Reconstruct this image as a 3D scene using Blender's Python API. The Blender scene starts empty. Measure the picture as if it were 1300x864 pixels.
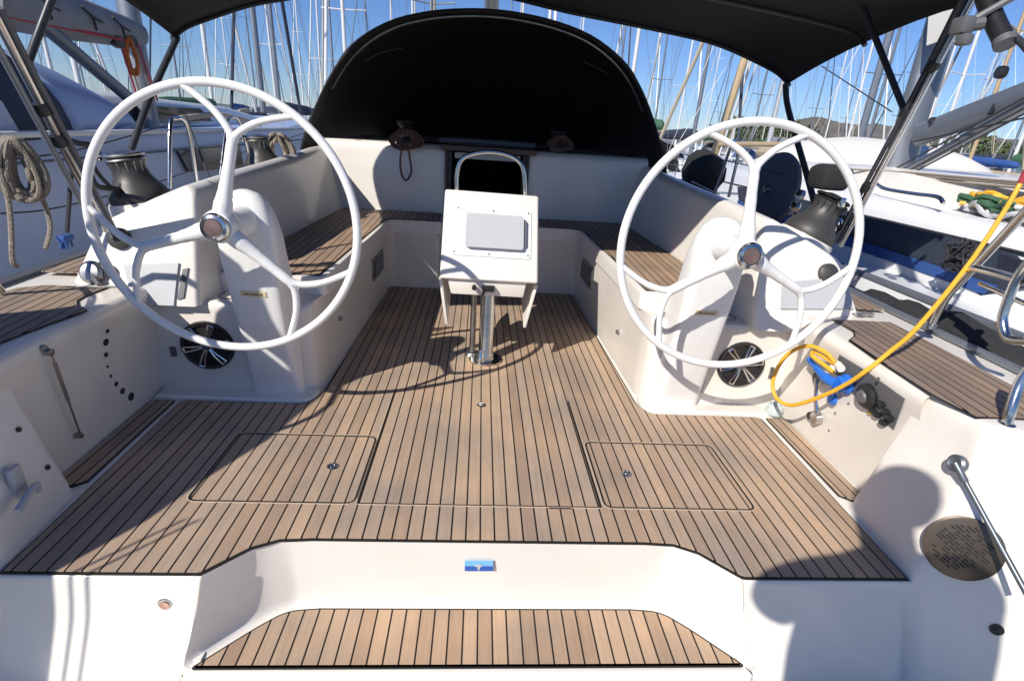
import bpy, bmesh, math, random
from mathutils import Vector, Matrix
from mathutils.bvhtree import BVHTree
random.seed(7)
S = bpy.context.scene
COL = S.collection
V = Vector

# ------------------------------------------------------------------ camera
F = 670.0; ROLL = .068; CAM = V((0, 0, 1.4))
_y = V((613-650, -(158-432), -F))
_t = (37*37 + 274*274 + F*F)/(37 + 274*ROLL)
_x = V((-37+_t, 274-ROLL*_t, -F))
_Y = _y.normalized(); _X = _x.normalized(); _Z = _X.cross(_Y)
BASIS = Matrix((_X, _Y, _Z))
def ray(px, py):
    return BASIS @ V((px-650, -(py-432), -F))
def P(px, py, X=None, Y=None, Z=None):
    """the real point at a known plane of the boat that the photograph shows there"""
    d = ray(px, py)
    k = (X/d.x if X is not None else Y/d.y if Y is not None else (Z-CAM.z)/d.z)
    return CAM + d*k
cam_data = bpy.data.cameras.new('camera'); cam = bpy.data.objects.new('camera', cam_data)
COL.objects.link(cam); S.camera = cam
cam.matrix_world = Matrix.Translation(CAM) @ BASIS.to_4x4()
cam_data.sensor_width = 36; cam_data.lens = F/1300*36
cam_data.clip_start = .02; cam_data.clip_end = 30000
C0 = .055     # x of the boat's centreline

# ------------------------------------------------------------------ materials
def mat(name, col, rough=.5, metal=0, noise=0, nscale=8, spec=None, bump=0, bscale=60, col2=None, coat=0, stretch=None):
    m = bpy.data.materials.new(name); m.use_nodes = True
    nt = m.node_tree; b = nt.nodes['Principled BSDF']
    b.inputs['Base Color'].default_value = (*col, 1); b.inputs['Roughness'].default_value = rough
    b.inputs['Metallic'].default_value = metal
    if spec is not None: b.inputs['Specular IOR Level'].default_value = spec
    if coat: b.inputs['Coat Weight'].default_value = coat; b.inputs['Coat Roughness'].default_value = .08
    tc = nt.nodes.new('ShaderNodeTexCoord'); mp = nt.nodes.new('ShaderNodeMapping')
    nt.links.new(tc.outputs['Object'], mp.inputs[0])
    if stretch: mp.inputs['Scale'].default_value = stretch
    if noise or col2:
        n = nt.nodes.new('ShaderNodeTexNoise'); n.inputs['Scale'].default_value = nscale
        n.inputs['Detail'].default_value = 7; n.inputs['Roughness'].default_value = .6
        nt.links.new(mp.outputs[0], n.inputs['Vector'])
        r = nt.nodes.new('ShaderNodeValToRGB'); r.color_ramp.elements[0].position = .32; r.color_ramp.elements[1].position = .68
        c2 = col2 or tuple(max(0, c*(1-noise)) for c in col)
        r.color_ramp.elements[0].color = (*c2, 1); r.color_ramp.elements[1].color = (*col, 1)
        nt.links.new(n.outputs['Fac'], r.inputs[0]); nt.links.new(r.outputs[0], b.inputs['Base Color'])
        mr = nt.nodes.new('ShaderNodeMapRange'); mr.inputs[3].default_value = max(.02, rough-.06); mr.inputs[4].default_value = min(1, rough+.1)
        nt.links.new(n.outputs['Fac'], mr.inputs[0]); nt.links.new(mr.outputs[0], b.inputs['Roughness'])
    if bump:
        n2 = nt.nodes.new('ShaderNodeTexNoise'); n2.inputs['Scale'].default_value = bscale; n2.inputs['Detail'].default_value = 5
        nt.links.new(mp.outputs[0], n2.inputs['Vector'])
        bp = nt.nodes.new('ShaderNodeBump'); bp.inputs['Strength'].default_value = bump; bp.inputs['Distance'].default_value = .01
        nt.links.new(n2.outputs['Fac'], bp.inputs['Height']); nt.links.new(bp.outputs[0], b.inputs['Normal'])
    return m

def teak(name, ang=0, sp=.05275, off=.0490, caulk=.0056, tint=(1, 1, 1), seed=0):
    """planks run along +Y turned by ang (radians) in plan"""
    m = bpy.data.materials.new(name); m.use_nodes = True; nt = m.node_tree; N = nt.nodes; L = nt.links
    b = N['Principled BSDF']; tc = N.new('ShaderNodeTexCoord'); mp = N.new('ShaderNodeMapping')
    mp.inputs['Rotation'].default_value = (0, 0, ang); L.new(tc.outputs['Object'], mp.inputs[0])
    sx = N.new('ShaderNodeSeparateXYZ'); L.new(mp.outputs[0], sx.inputs[0])
    def math_(op, a, bb=None, c=None):
        n = N.new('ShaderNodeMath'); n.operation = op
        for i, v in enumerate((a, bb, c)):
            if v is None: continue
            if isinstance(v, (int, float)): n.inputs[i].default_value = v
            else: L.new(v, n.inputs[i])
        return n.outputs[0]
    t = math_('DIVIDE', math_('SUBTRACT', sx.outputs[0], off), sp)
    idx = math_('FLOOR', math_('ADD', t, .5)); fr = math_('ABSOLUTE', math_('SUBTRACT', t, idx))   # caulk seam at fr = 0
    pid = math_('FLOOR', t)
    wn = N.new('ShaderNodeTexWhiteNoise'); wn.noise_dimensions = '1D'; L.new(math_('ADD', pid, seed+.37), wn.inputs['W'])
    # grain
    mp2 = N.new('ShaderNodeCombineXYZ'); L.new(math_('MULTIPLY', sx.outputs[0], 90), mp2.inputs[0])
    L.new(math_('MULTIPLY', sx.outputs[1], 3.0), mp2.inputs[1]); L.new(math_('MULTIPLY', wn.outputs['Value'], 40), mp2.inputs[2])
    g = N.new('ShaderNodeTexNoise'); g.inputs['Scale'].default_value = 1; g.inputs['Detail'].default_value = 8; g.inputs['Roughness'].default_value = .65
    L.new(mp2.outputs[0], g.inputs['Vector'])
    bl = N.new('ShaderNodeTexNoise'); bl.inputs['Scale'].default_value = 2.6; bl.inputs['Detail'].default_value = 6; L.new(mp.outputs[0], bl.inputs['Vector'])
    r1 = N.new('ShaderNodeValToRGB'); e = r1.color_ramp.elements
    def tc_(c): return (c[0]*tint[0], c[1]*tint[1], c[2]*tint[2], 1)
    e[0].position = 0; e[0].color = tc_((.385, .278, .200)); e[1].position = 1; e[1].color = tc_((.530, .385, .265))
    k = e.new(.35); k.color = tc_((.450, .330, .236)); k = e.new(.7); k.color = tc_((.460, .350, .262))
    L.new(wn.outputs['Value'], r1.inputs[0])
    r2 = N.new('ShaderNodeValToRGB'); r2.color_ramp.elements[0].position = .3; r2.color_ramp.elements[1].position = .7
    r2.color_ramp.elements[0].color = (.86, .85, .84, 1); r2.color_ramp.elements[1].color = (1.06, 1.05, 1.04, 1); L.new(g.outputs['Fac'], r2.inputs[0])
    mx = N.new('ShaderNodeMix'); mx.data_type = 'RGBA'; mx.blend_type = 'MULTIPLY'; mx.inputs[0].default_value = 1
    L.new(r1.outputs[0], mx.inputs[6]); L.new(r2.outputs[0], mx.inputs[7])
    r3 = N.new('ShaderNodeValToRGB'); r3.color_ramp.elements[0].position = .35; r3.color_ramp.elements[1].position = .65
    r3.color_ramp.elements[0].color = (.76, .80, .85, 1); r3.color_ramp.elements[1].color = (1.08, 1.03, .97, 1); L.new(bl.outputs['Fac'], r3.inputs[0])
    mx2 = N.new('ShaderNodeMix'); mx2.data_type = 'RGBA'; mx2.blend_type = 'MULTIPLY'; mx2.inputs[0].default_value = 1
    L.new(mx.outputs[2], mx2.inputs[6]); L.new(r3.outputs[0], mx2.inputs[7])
    seam = math_('LESS_THAN', fr, caulk/2/sp*1.15)
    mx3 = N.new('ShaderNodeMix'); mx3.data_type = 'RGBA'; L.new(seam, mx3.inputs[0]); L.new(mx2.outputs[2], mx3.inputs[6])
    mx3.inputs[7].default_value = (.012, .010, .009, 1); L.new(mx3.outputs[2], b.inputs['Base Color'])
    b.inputs['Roughness'].default_value = .62; b.inputs['Specular IOR Level'].default_value = .3
    bp = N.new('ShaderNodeBump'); bp.inputs['Strength'].default_value = .25; bp.inputs['Distance'].default_value = .004
    L.new(g.outputs['Fac'], bp.inputs['Height']); L.new(bp.outputs[0], b.inputs['Normal'])
    return m

M = {}
M['gel'] = mat('gelcoat', (.80, .755, .685), .30, noise=.085, nscale=2.3, bump=.03, bscale=3, coat=.3)
M['gel2'] = mat('gelcoat_warm', (.76, .71, .635), .33, noise=.10, nscale=3, bump=.03, bscale=4, coat=.3)
M['hull'] = mat('hull_white', (.74, .75, .76), .25, noise=.08, nscale=1.5)
M['hull_blue'] = mat('hull_pale_blue', (.36, .44, .62), .3, noise=.1, nscale=1.2)
M['wheel'] = mat('wheel_white', (.80, .79, .76), .28, noise=.04, nscale=9)
M['teak'] = teak('teak_sole'); M['teak_step'] = teak('teak_step', sp=.0538, off=.0530, tint=(1.02, .98, .93), seed=50)
M['teak_seat_l'] = teak('teak_seat_port', ang=-.035, off=.01, sp=.05, tint=(.9, .84, .8), seed=11)
M['teak_seat_r'] = teak('teak_seat_starboard', ang=.035, off=.01, sp=.05, tint=(.9, .86, .82), seed=12)
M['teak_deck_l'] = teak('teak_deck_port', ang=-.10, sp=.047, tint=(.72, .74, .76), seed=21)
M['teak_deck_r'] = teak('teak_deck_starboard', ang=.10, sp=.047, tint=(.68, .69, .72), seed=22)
M['caulk'] = mat('caulk', (.012, .011, .010), .5)
M['trimlight'] = mat('light_trim', (.58, .46, .34), .4)
M['steel'] = mat('stainless', (.62, .61, .59), .16, 1, noise=.12, nscale=20)
M['steel_dull'] = mat('stainless_dull', (.42, .41, .40), .35, 1, noise=.25, nscale=14)
M['alu'] = mat('anodised_alu', (.24, .26, .29), .42, .6, noise=.08, nscale=5)
M['alu_dark'] = mat('dark_alu', (.16, .18, .20), .4, .7, noise=.1)
M['canvas'] = mat('black_canvas', (.022, .021, .021), .85, noise=.25, nscale=5, bump=.25, bscale=180)
M['canvas_in'] = mat('dodger_canvas', (.017, .0165, .0165), .8, noise=.2, nscale=4, bump=.2, bscale=160)
M['pole'] = mat('dark_sleeve', (.035, .038, .045), .4, noise=.2, nscale=12)
M['black'] = mat('black_plastic', (.018, .018, .019), .35, noise=.15, nscale=14)
M['rubber'] = mat('black_rubber', (.028, .028, .030), .8, noise=.4, nscale=60, bump=.8, bscale=120)
M['winch'] = mat('winch_grey', (.060, .058, .056), .46, .2, noise=.15, nscale=9)
M['grey'] = mat('grey_plastic', (.46, .47, .48), .42, noise=.05, nscale=8)
M['grey_dark'] = mat('dark_grey_plastic', (.12, .12, .125), .45, noise=.1)
M['wood'] = mat('companionway_wood', (.10, .062, .042), .4, noise=.3, nscale=9, stretch=(1, 1, 6))
M['glass'] = mat('dark_window', (.015, .018, .024), .06)
M['yellow'] = mat('yellow_cable', (.82, .42, .03), .42, noise=.12, nscale=25)
M['blue'] = mat('blue_plastic', (.02, .16, .62), .38, noise=.12, nscale=12)
M['rope'] = mat('rope_grey', (.34, .29, .23), .85, noise=.4, nscale=70, bump=.8, bscale=160)
M['rope_red'] = mat('rope_red', (.45, .05, .07), .8, noise=.3, nscale=80)
M['rope_brown'] = mat('rope_brown', (.16, .085, .065), .85, noise=.4, nscale=70, bump=.6, bscale=150)
M['rope_orange'] = mat('rope_orange', (.62, .17, .04), .8, noise=.3, nscale=70)
M['line'] = mat('dark_line', (.03, .03, .035), .7)
M['wire'] = mat('rigging_wire', (.25, .25, .26), .4, .7)
M['cloth'] = mat('white_cloth', (.72, .69, .63), .8, noise=.06, nscale=6, bump=.2, bscale=8)
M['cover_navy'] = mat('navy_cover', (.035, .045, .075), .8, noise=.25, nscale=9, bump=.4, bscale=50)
M['cover_slate'] = mat('slate_cover', (.10, .11, .135), .75, noise=.2, nscale=9, bump=.3, bscale=50)
M['cover_blue'] = mat('blue_cover', (.03, .09, .30), .75, noise=.2, nscale=6)
M['cover_sand'] = mat('sand_cover', (.45, .38, .27), .8, noise=.15, nscale=6)
M['cover_grey'] = mat('grey_cover', (.23, .24, .26), .8, noise=.15, nscale=6)
M['cover_green'] = mat('green_cover', (.05, .13, .07), .8, noise=.15, nscale=6)
M['mast_white'] = mat('mast_white', (.66, .66, .65), .35, noise=.06, nscale=3)
M['mast_wood'] = mat('mast_wood', (.46, .34, .20), .45, noise=.15, nscale=4)
M['copper'] = mat('hub_copper', (.42, .25, .20), .28, .8, noise=.15)
M['vent'] = mat('vent_bronze', (.15, .115, .085), .30, .7, noise=.2, nscale=14)
M['skin'] = mat('skin', (.45, .27, .19), .5, noise=.08); M['hair'] = mat('hair', (.04, .028, .02), .6, bump=.5)
M['shirt'] = mat('shirt', (.08, .12, .22), .8, bump=.4, bscale=30); M['trousers'] = mat('trousers', (.16, .14, .11), .8, bump=.4, bscale=30)
M['clearcup'] = mat('clear_plug', (.50, .56, .55), .15, noise=.1, nscale=20)
M['stick_y'] = mat('sticker_yellow', (.66, .54, .33), .5); M['ink'] = mat('ink', (.05, .05, .05), .5)
M['ltblue'] = mat('sticker_light_blue', (.18, .45, .80), .5); M['dkblue'] = mat('sticker_dark_blue', (.03, .10, .40), .5)
M['red'] = mat('red_plastic', (.5, .03, .03), .4)

# ------------------------------------------------------------------ mesh helper
def frame_for(d):
    d = d.normalized(); a = V((0, 0, 1)) if abs(d.z) < .9 else V((1, 0, 0))
    u = d.cross(a).normalized(); return u, d.cross(u).normalized()
def cr(p0, p1, p2, p3, t):
    return .5*((2*p1)+(-p0+p2)*t+(2*p0-5*p1+4*p2-p3)*t*t+(-p0+3*p1-3*p2+p3)*t*t*t)
def spline(pts, n=6, closed=False):
    pts = [V(p) for p in pts]; out = []; m = len(pts)
    rng = m if closed else m-1
    for i in range(rng):
        g = (lambda k: pts[k % m]) if closed else (lambda k: pts[max(0, min(m-1, k))])
        a, b, c, d = g(i-1), g(i), g(i+1), g(i+2)
        if not closed and i == 0: a = 2*b-c
        if not closed and i == m-2: d = 2*c-b
        for k in range(n): out.append(cr(a, b, c, d, k/n))
    if not closed: out.append(pts[-1].copy())
    return out
class MB:
    def __init__(s): s.bm = bmesh.new(); s.mi = 0
    def face(s, vs):
        try:
            f = s.bm.faces.new(vs); f.material_index = s.mi; return f
        except ValueError: return None
    def box(s, c, d, rot=None, bevel=0, seg=2):
        d = V(d); c = V(c); vs = []
        for z in (-.5, .5):
            for x, y in ((-.5, -.5), (.5, -.5), (.5, .5), (-.5, .5)):
                p = V((x*d.x, y*d.y, z*d.z))
                if rot: p = rot @ p
                vs.append(s.bm.verts.new(c+p))
        fs = [s.face([vs[i] for i in q]) for q in ((3, 2, 1, 0), (4, 5, 6, 7), (0, 1, 5, 4), (1, 2, 6, 5), (2, 3, 7, 6), (3, 0, 4, 7))]
        if bevel: s._bev(fs, bevel, seg)
        return s
    def _bev(s, fs, w, seg, cond=None):
        es = set(e for f in fs for e in f.edges)
        if cond: es = [e for e in es if cond(e)]
        bmesh.ops.bevel(s.bm, geom=list(es), offset=w, segments=seg, affect='EDGES', profile=.5, material=-1)
    def tube(s, pts, r, n=8, closed=False, cap=True, flat=1.0):
        pts = [V(p) for p in pts]; m = len(pts); rings = []
        rr = r if isinstance(r, (list, tuple)) else [r]*m
        u = None
        for i, p in enumerate(pts):
            a = pts[(i-1) % m] if closed or i > 0 else p; b = pts[(i+1) % m] if closed or i < m-1 else p
            d = (b-a).normalized() if (b-a).length > 1e-9 else V((0, 0, 1))
            if u is None: u, _ = frame_for(d)
            u = (u-d*u.dot(d)).normalized(); w = d.cross(u)
            rings.append([s.bm.verts.new(p+rr[i]*(math.cos(t)*u*flat+math.sin(t)*w)) for t in [2*math.pi*k/n for k in range(n)]])
        for i in range(m if closed else m-1):
            A, B = rings[i], rings[(i+1) % m]
            off = 0
            if closed and i == m-1:   # match the twist of the last ring to the first
                off = min(range(n), key=lambda o: (A[0].co-B[o].co).length)
            for k in range(n): s.face([A[k], A[(k+1) % n], B[(k+1+off) % n], B[(k+off) % n]])
        if cap and not closed: s.face(rings[0][::-1]); s.face(rings[-1])
        return s
    def lathe(s, prof, o=(0, 0, 0), axis=(0, 0, 1), n=32, cap=True):
        o = V(o); ax = V(axis).normalized(); u, w = frame_for(ax); rings = []
        for r, h in prof:
            rings.append([s.bm.verts.new(o+ax*h+r*(math.cos(t)*u+math.sin(t)*w)) for t in [2*math.pi*k/n for k in range(n)]])
        for A, B in zip(rings, rings[1:]):
            for k in range(n): s.face([A[k], A[(k+1) % n], B[(k+1) % n], B[k]])
        if cap: s.face(rings[0][::-1]); s.face(rings[-1])
        return s
    def prism(s, poly, z0, z1, bevel=0, seg=2, top_only=True):
        a = [s.bm.verts.new((p[0], p[1], z0 if len(p) < 3 else p[2]+z0)) for p in poly]
        b = [s.bm.verts.new((p[0], p[1], z1 if len(p) < 3 else p[2]+z1)) for p in poly]
        fs = [s.face(a[::-1]), s.face(b)]; n = len(poly)
        for i in range(n): fs.append(s.face([a[i], a[(i+1) % n], b[(i+1) % n], b[i]]))
        if bevel:
            top = fs[1]; s._bev([top], bevel, seg)
        return s
    def slab(s, pts, nrm, th):
        """any flat outline given thickness along nrm"""
        nrm = V(nrm).normalized()*th; a = [s.bm.verts.new(V(p)) for p in pts]; b = [s.bm.verts.new(V(p)+nrm) for p in pts]
        s.face(a[::-1]); s.face(b); n = len(pts)
        for i in range(n): s.face([a[i], a[(i+1) % n], b[(i+1) % n], b[i]])
        return s
    def patch(s, grid, nu=5, nv=5, closed_v=False):
        rows = [spline(r, nu) for r in grid] if nu > 1 else [[V(p) for p in r] for r in grid]
        cols = [spline([r[i] for r in rows], nv) if nv > 1 else [r[i] for r in rows] for i in range(len(rows[0]))]
        vs = [[s.bm.verts.new(p) for p in c] for c in cols]
        for i in range(len(vs)-1):
            for j in range(len(vs[0])-1): s.face([vs[i][j], vs[i+1][j], vs[i+1][j+1], vs[i][j+1]])
        return s
    def loft(s, secs, cap=True, close=True):
        vs = [[s.bm.verts.new(V(p)) for p in q] for q in secs]; n = len(vs[0])
        for A, B in zip(vs, vs[1:]):
            for k in range(n if close else n-1): s.face([A[k], A[(k+1) % n], B[(k+1) % n], B[k]])
        if cap: s.face(vs[0][::-1]); s.face(vs[-1])
        return s
    def build(s, name, m, parent=None, smooth=True, ang=35, thick=0, sub=0, off=-1):
        if isinstance(m, str): m = M[m]
        bmesh.ops.recalc_face_normals(s.bm, faces=s.bm.faces)
        me = bpy.data.meshes.new(name); s.bm.to_mesh(me); s.bm.free()
        for x in (m if isinstance(m, list) else [m]): me.materials.append(M[x] if isinstance(x, str) else x)
        if smooth:
            me.polygons.foreach_set('use_smooth', [True]*len(me.polygons)); me.set_sharp_from_angle(angle=math.radians(ang))
        o = bpy.data.objects.new(name, me); COL.objects.link(o)
        if parent is not None:
            o.parent = parent; p = parent; loc = V((0, 0, 0))
            if parent.get('_root'): loc = -V(parent['_root'])
            o.location = loc
        if thick:
            md = o.modifiers.new('thick', 'SOLIDIFY'); md.thickness = thick; md.offset = off
        if sub:
            md = o.modifiers.new('sub', 'SUBSURF'); md.levels = sub; md.render_levels = sub
        return o
def tag(o, label=None, cat=None, group=None, kind=None):
    if label: o['label'] = label
    if cat: o['category'] = cat
    if group: o['group'] = group
    if kind: o['kind'] = kind
    return o
ROOTS = []
def thing(name, label, cat, loc=(0, 0, 0), group=None, world=True):
    o = bpy.data.objects.new(name, None); COL.objects.link(o); o.location = loc; tag(o, label, cat, group)
    o.empty_display_size = .1
    if world: o['_root'] = tuple(loc); ROOTS.append(o)
    return o
def kids(o): return [c for c in bpy.data.objects if c.parent == o]
def copy_tree(o, parent=None, cache={}):
    if o.name not in cache: cache[o.name] = kids(o)
    c = o.copy(); COL.objects.link(c); c.parent = parent
    for ch in cache[o.name]: copy_tree(ch, c)
    return c
def bvh(o):
    me = o.data; off = o.location.copy(); p = o.parent
    while p: off += p.location; p = p.parent
    return BVHTree.FromPolygons([v.co+off for v in me.vertices], [list(f.vertices) for f in me.polygons])
def hit(tree, px, py, push=0):
    for dx, dy in [(0, 0)]+[(r*math.cos(a), r*math.sin(a)) for r in range(2, 60, 2) for a in [i*math.pi/8 for i in range(16)]]:
        d = ray(px+dx, py+dy).normalized(); loc, n, i, dist = tree.ray_cast(CAM, d)
        if loc is not None: break
    if loc is None: raise RuntimeError('no hit %s %s' % (px, py))
    if n.dot(d) > 0: n = -n
    return loc+n*push, n
def text_mesh(name, txt, size, m, parent, loc, right, up, ext=.0006, bold=0):
    cu = bpy.data.curves.new(name, 'FONT'); cu.body = txt; cu.size = size; cu.extrude = ext; cu.align_x = 'CENTER'; cu.align_y = 'CENTER'; cu.offset = bold
    to = bpy.data.objects.new(name+'_c', cu); COL.objects.link(to); bpy.context.view_layer.update()
    me = bpy.data.meshes.new_from_object(to.evaluated_get(bpy.context.evaluated_depsgraph_get()))
    bpy.data.objects.remove(to); r = V(right).normalized(); n = r.cross(V(up)).normalized(); u = n.cross(r)
    mt = Matrix((r, u, n)).transposed().to_4x4(); me.transform(Matrix.Translation(V(loc)) @ mt)
    me.materials.clear(); me.materials.append(M[m]); o = bpy.data.objects.new(name, me); COL.objects.link(o)
    o.parent = parent
    if parent.get('_root'): o.location = -V(parent['_root'])
    return o

# ------------------------------------------------------------------ light, sky
SUNDIR = V((.85, .97, -1.0)).normalized()
sd = bpy.data.lights.new('sun', 'SUN'); so = bpy.data.objects.new('sun', sd); COL.objects.link(so)
sd.energy = 4.4; sd.angle = math.radians(.53); sd.color = (1, .95, .875)
so.rotation_euler = SUNDIR.to_track_quat('-Z', 'Y').to_euler(); so.location = (-20, -20, 20)
w = bpy.data.worlds.new('World'); S.world = w; w.use_nodes = True; nt = w.node_tree
bg = nt.nodes['Background']; sky = nt.nodes.new('ShaderNodeTexSky'); sky.sky_type = 'NISHITA'; sky.sun_disc = False
sky.sun_elevation = math.asin(-SUNDIR.z); sky.sun_rotation = math.atan2(-SUNDIR.x, -SUNDIR.y)
sky.air_density = 1.0; sky.dust_density = 0; sky.ozone_density = 3.0; sky.altitude = 0
tint = nt.nodes.new('ShaderNodeMix'); tint.data_type = 'RGBA'; tint.blend_type = 'MULTIPLY'; tint.inputs[0].default_value = 1; tint.inputs[7].default_value = (.64, .82, 1.22, 1)
nt.links.new(sky.outputs[0], tint.inputs[6]); nt.links.new(tint.outputs[2], bg.inputs[0]); bg.inputs[1].default_value = .070
S.view_settings.view_transform = 'Standard'; S.view_settings.look = 'None'; S.view_settings.exposure = .36; S.view_settings.gamma = 1
S.render.engine = 'CYCLES'

# ------------------------------------------------------------------ setting
def water():
    b = MB(); R = 12000; n = 48
    c = b.bm.verts.new((0, 0, -1.15)); ring = [b.bm.verts.new((R*math.cos(2*math.pi*k/n), R*math.sin(2*math.pi*k/n), -1.15)) for k in range(n)]
    for k in range(n): b.face([c, ring[k], ring[(k+1) % n]])
    m = mat('sea_water', (.012, .045, .06), .07, bump=.0)
    N = m.node_tree; bs = N.nodes['Principled BSDF']; bs.inputs['IOR'].default_value = 1.33
    tc = N.nodes.new('ShaderNodeTexCoord'); n1 = N.nodes.new('ShaderNodeTexNoise'); n1.inputs['Scale'].default_value = 1.6; n1.inputs['Detail'].default_value = 5
    N.links.new(tc.outputs['Object'], n1.inputs['Vector']); bp = N.nodes.new('ShaderNodeBump'); bp.inputs['Strength'].default_value = .5; bp.inputs['Distance'].default_value = .12
    N.links.new(n1.outputs['Fac'], bp.inputs['Height']); N.links.new(bp.outputs[0], bs.inputs['Normal'])
    tag(b.build('harbour_water', m, smooth=False), kind='structure')
water()

def hills():
    # ridge outline set at its real distance; slopes fall towards the bay
    prof = [(700, 168), (760, 172), (850, 176), (900, 172), (940, 160), (985, 163), (1003, 155), (1022, 150), (1042, 149), (1062, 154), (1085, 158), (1110, 157), (1140, 161), (1165, 163), (1200, 170), (1240, 172), (1270, 176), (1310, 177), (1400, 170), (1500, 178)]
    b = MB(); rnd = random.Random(3)
    fine = spline([V((x, y, 0)) for x, y in prof], 5); rows = []
    nr = 14
    for j in range(nr+1):
        t = j/nr; row = []
        for i, q in enumerate(fine):
            p = P(q.x, q.y, Y=2600); base = P(q.x, q.y, Y=2600); base.z = -2
            dist = 1-.38*t
            z = -2+(p.z+2)*(1-t)**1.15*(1+.22*math.sin(i*.9+j*1.3)*t*(1-t)*4*.6)
            z += rnd.uniform(-1, 1)*9*(1 if 0 < j < nr else .25)*(1-t)
            row.append(V((p.x*dist+rnd.uniform(-12, 12)*(j > 0), 2600*dist, max(-2, z))))
        rows.append(row)
    back = [V((p.x*1.15, 3200, -2)) for p in rows[0]]
    rows = [back]+rows
    vs = [[b.bm.verts.new(p) for p in r] for r in rows]
    for i in range(len(vs)-1):
        for j in range(len(vs[0])-1): b.face([vs[i][j], vs[i][j+1], vs[i+1][j+1], vs[i+1][j]])
    m = mat('dry_hillside', (.20, .17, .14), .9, col2=(.085, .085, .06), nscale=.012, bump=1, bscale=.03)
    tag(b.build('hills', m, smooth=True, ang=180), kind='structure')
    # low far shore on the left
    b = MB(); rows = []
    for j, (d, zs) in enumerate(((5200, 0), (4200, 1), (3500, 0))):
        rows.append([V((-4600+i*230, d, -2+zs*(18+14*math.sin(i*.8)+9*math.sin(i*2.3)))) for i in range(26)])
    b.patch(rows, 3, 3)
    tag(b.build('far_shore', mat('far_shore', (.14, .16, .17), .95, noise=.3, nscale=.01)), kind='structure')
    b = MB(); b.prism([(60, 330), (900, 330), (1500, 1700), (60, 1200)], -1.4, -.4)
    tag(b.build('shore_ground', mat('shore_ground', (.30, .26, .2), .9, noise=.3, nscale=.05)), kind='structure')
hills()

def wood():
    """far band of pines along the shore: reads as one mass"""
    b = MB(); rnd = random.Random(5)
    def tree(x, y, h):
        for k in range(34):
            a = rnd.uniform(0, 6.28); t = rnd.random(); r = h*.42*(1-abs(t-.4)*.9)*math.sqrt(rnd.random())
            c = V((x+r*math.cos(a), y+r*math.sin(a), -.4+h*(.12+.85*t))); sz = h*rnd.uniform(.07, .15)
            vs = [b.bm.verts.new(c+V((rnd.gauss(0, 1), rnd.gauss(0, 1), rnd.gauss(0, .8))).normalized()*sz) for _ in range(4)]
            for q in ((0, 1, 2), (0, 2, 3), (0, 3, 1), (1, 3, 2)): b.face([vs[i] for i in q])
    for i in range(190):
        px = rnd.choice((rnd.uniform(900, 1030), rnd.uniform(1180, 1500), rnd.uniform(1190, 1400)))
        Y = rnd.uniform(340, 520); p = P(px, 180, Y=Y)
        tree(p.x, Y, rnd.uniform(9, 17))
    m = mat('pine_foliage', (.085, .115, .035), .8, col2=(.028, .05, .02), nscale=.12)
    tag(b.build('shore_woodland', m, smooth=False), 'band of green pine trees along the far shore under the brown hills', 'woodland', kind='stuff')
wood()

# ------------------------------------------------------------------ OWN YACHT
RT = (C0, 3.0, -1.15)
yacht = thing('sailing_yacht', 'white sailing yacht with teak cockpit, two white steering wheels and black canopies', 'yacht', RT)
def W(u, y, z, s=1): return V((C0+s*u, y, z))
SIDES = ((-1, 'l'), (1, 'r'))

# --- cockpit sole -----------------------------------------------------------
def rounded(poly, rad, n=5):
    out = []; m = len(poly)
    for i in range(m):
        p = V(poly[i]).to_2d() if len(poly[i]) > 2 else V(poly[i]); a = V(poly[i-1]); c = V(poly[(i+1) % m]); p = V(poly[i]); r = rad[i] if isinstance(rad, (list, tuple)) else rad
        if r == 0: out.append(p); continue
        d1 = (a-p); d2 = (c-p); r1 = min(r, d1.length*.45, d2.length*.45)
        A = p+d1.normalized()*r1; B = p+d2.normalized()*r1
        for k in range(n+1):
            t = k/n; out.append((1-t)**2*A+2*t*(1-t)*p+t*t*B)
    return out
half = [(1.515, 1.337), (1.535, 2.462), (.915, 2.462), (.868, 2.56), (.824, 4.628), (.392, 4.628), (.375, 5.08)]
left = [(-u, y) for u, y in half][::-1]
poly = [(.905, 1.337)]+half+left+[(-.905, 1.337), (-.85, 1.392), (-.79, 1.452), (-.71, 1.490), (-.60, 1.497), (.60, 1.497), (.71, 1.490), (.79, 1.452), (.85, 1.392)]
rad = [.02, .0, .03, .09, .05, 0, 0, 0]+[0, 0, 0, .05, .09, .03, 0]+[.02]+[0]*8
sole2 = rounded([V((C0+u, y)) for u, y in poly], rad)
def inset(poly, d):
    out = []; n = len(poly)
    ar = sum(poly[i].x*poly[(i+1) % n].y-poly[(i+1) % n].x*poly[i].y for i in range(n)); sg = 1 if ar > 0 else -1
    for i in range(n):
        a, p, c = poly[i-1], poly[i], poly[(i+1) % n]; e1 = (p-a); e2 = (c-p)
        if e1.length < 1e-6 or e2.length < 1e-6: out.append(p.copy()); continue
        n1 = V((-e1.y, e1.x)).normalized()*sg; n2 = V((-e2.y, e2.x)).normalized()*sg; nn = (n1+n2)
        if nn.length < 1e-6: out.append(p.copy()); continue
        nn.normalize(); out.append(p+nn*d/max(.35, nn.dot(n1)))
    return out
b = MB(); b.prism([(-1.68+C0, 1.34), (1.68+C0, 1.34), (1.68+C0, 5.1), (-1.68+C0, 5.1)], -.06, -.004)
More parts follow.
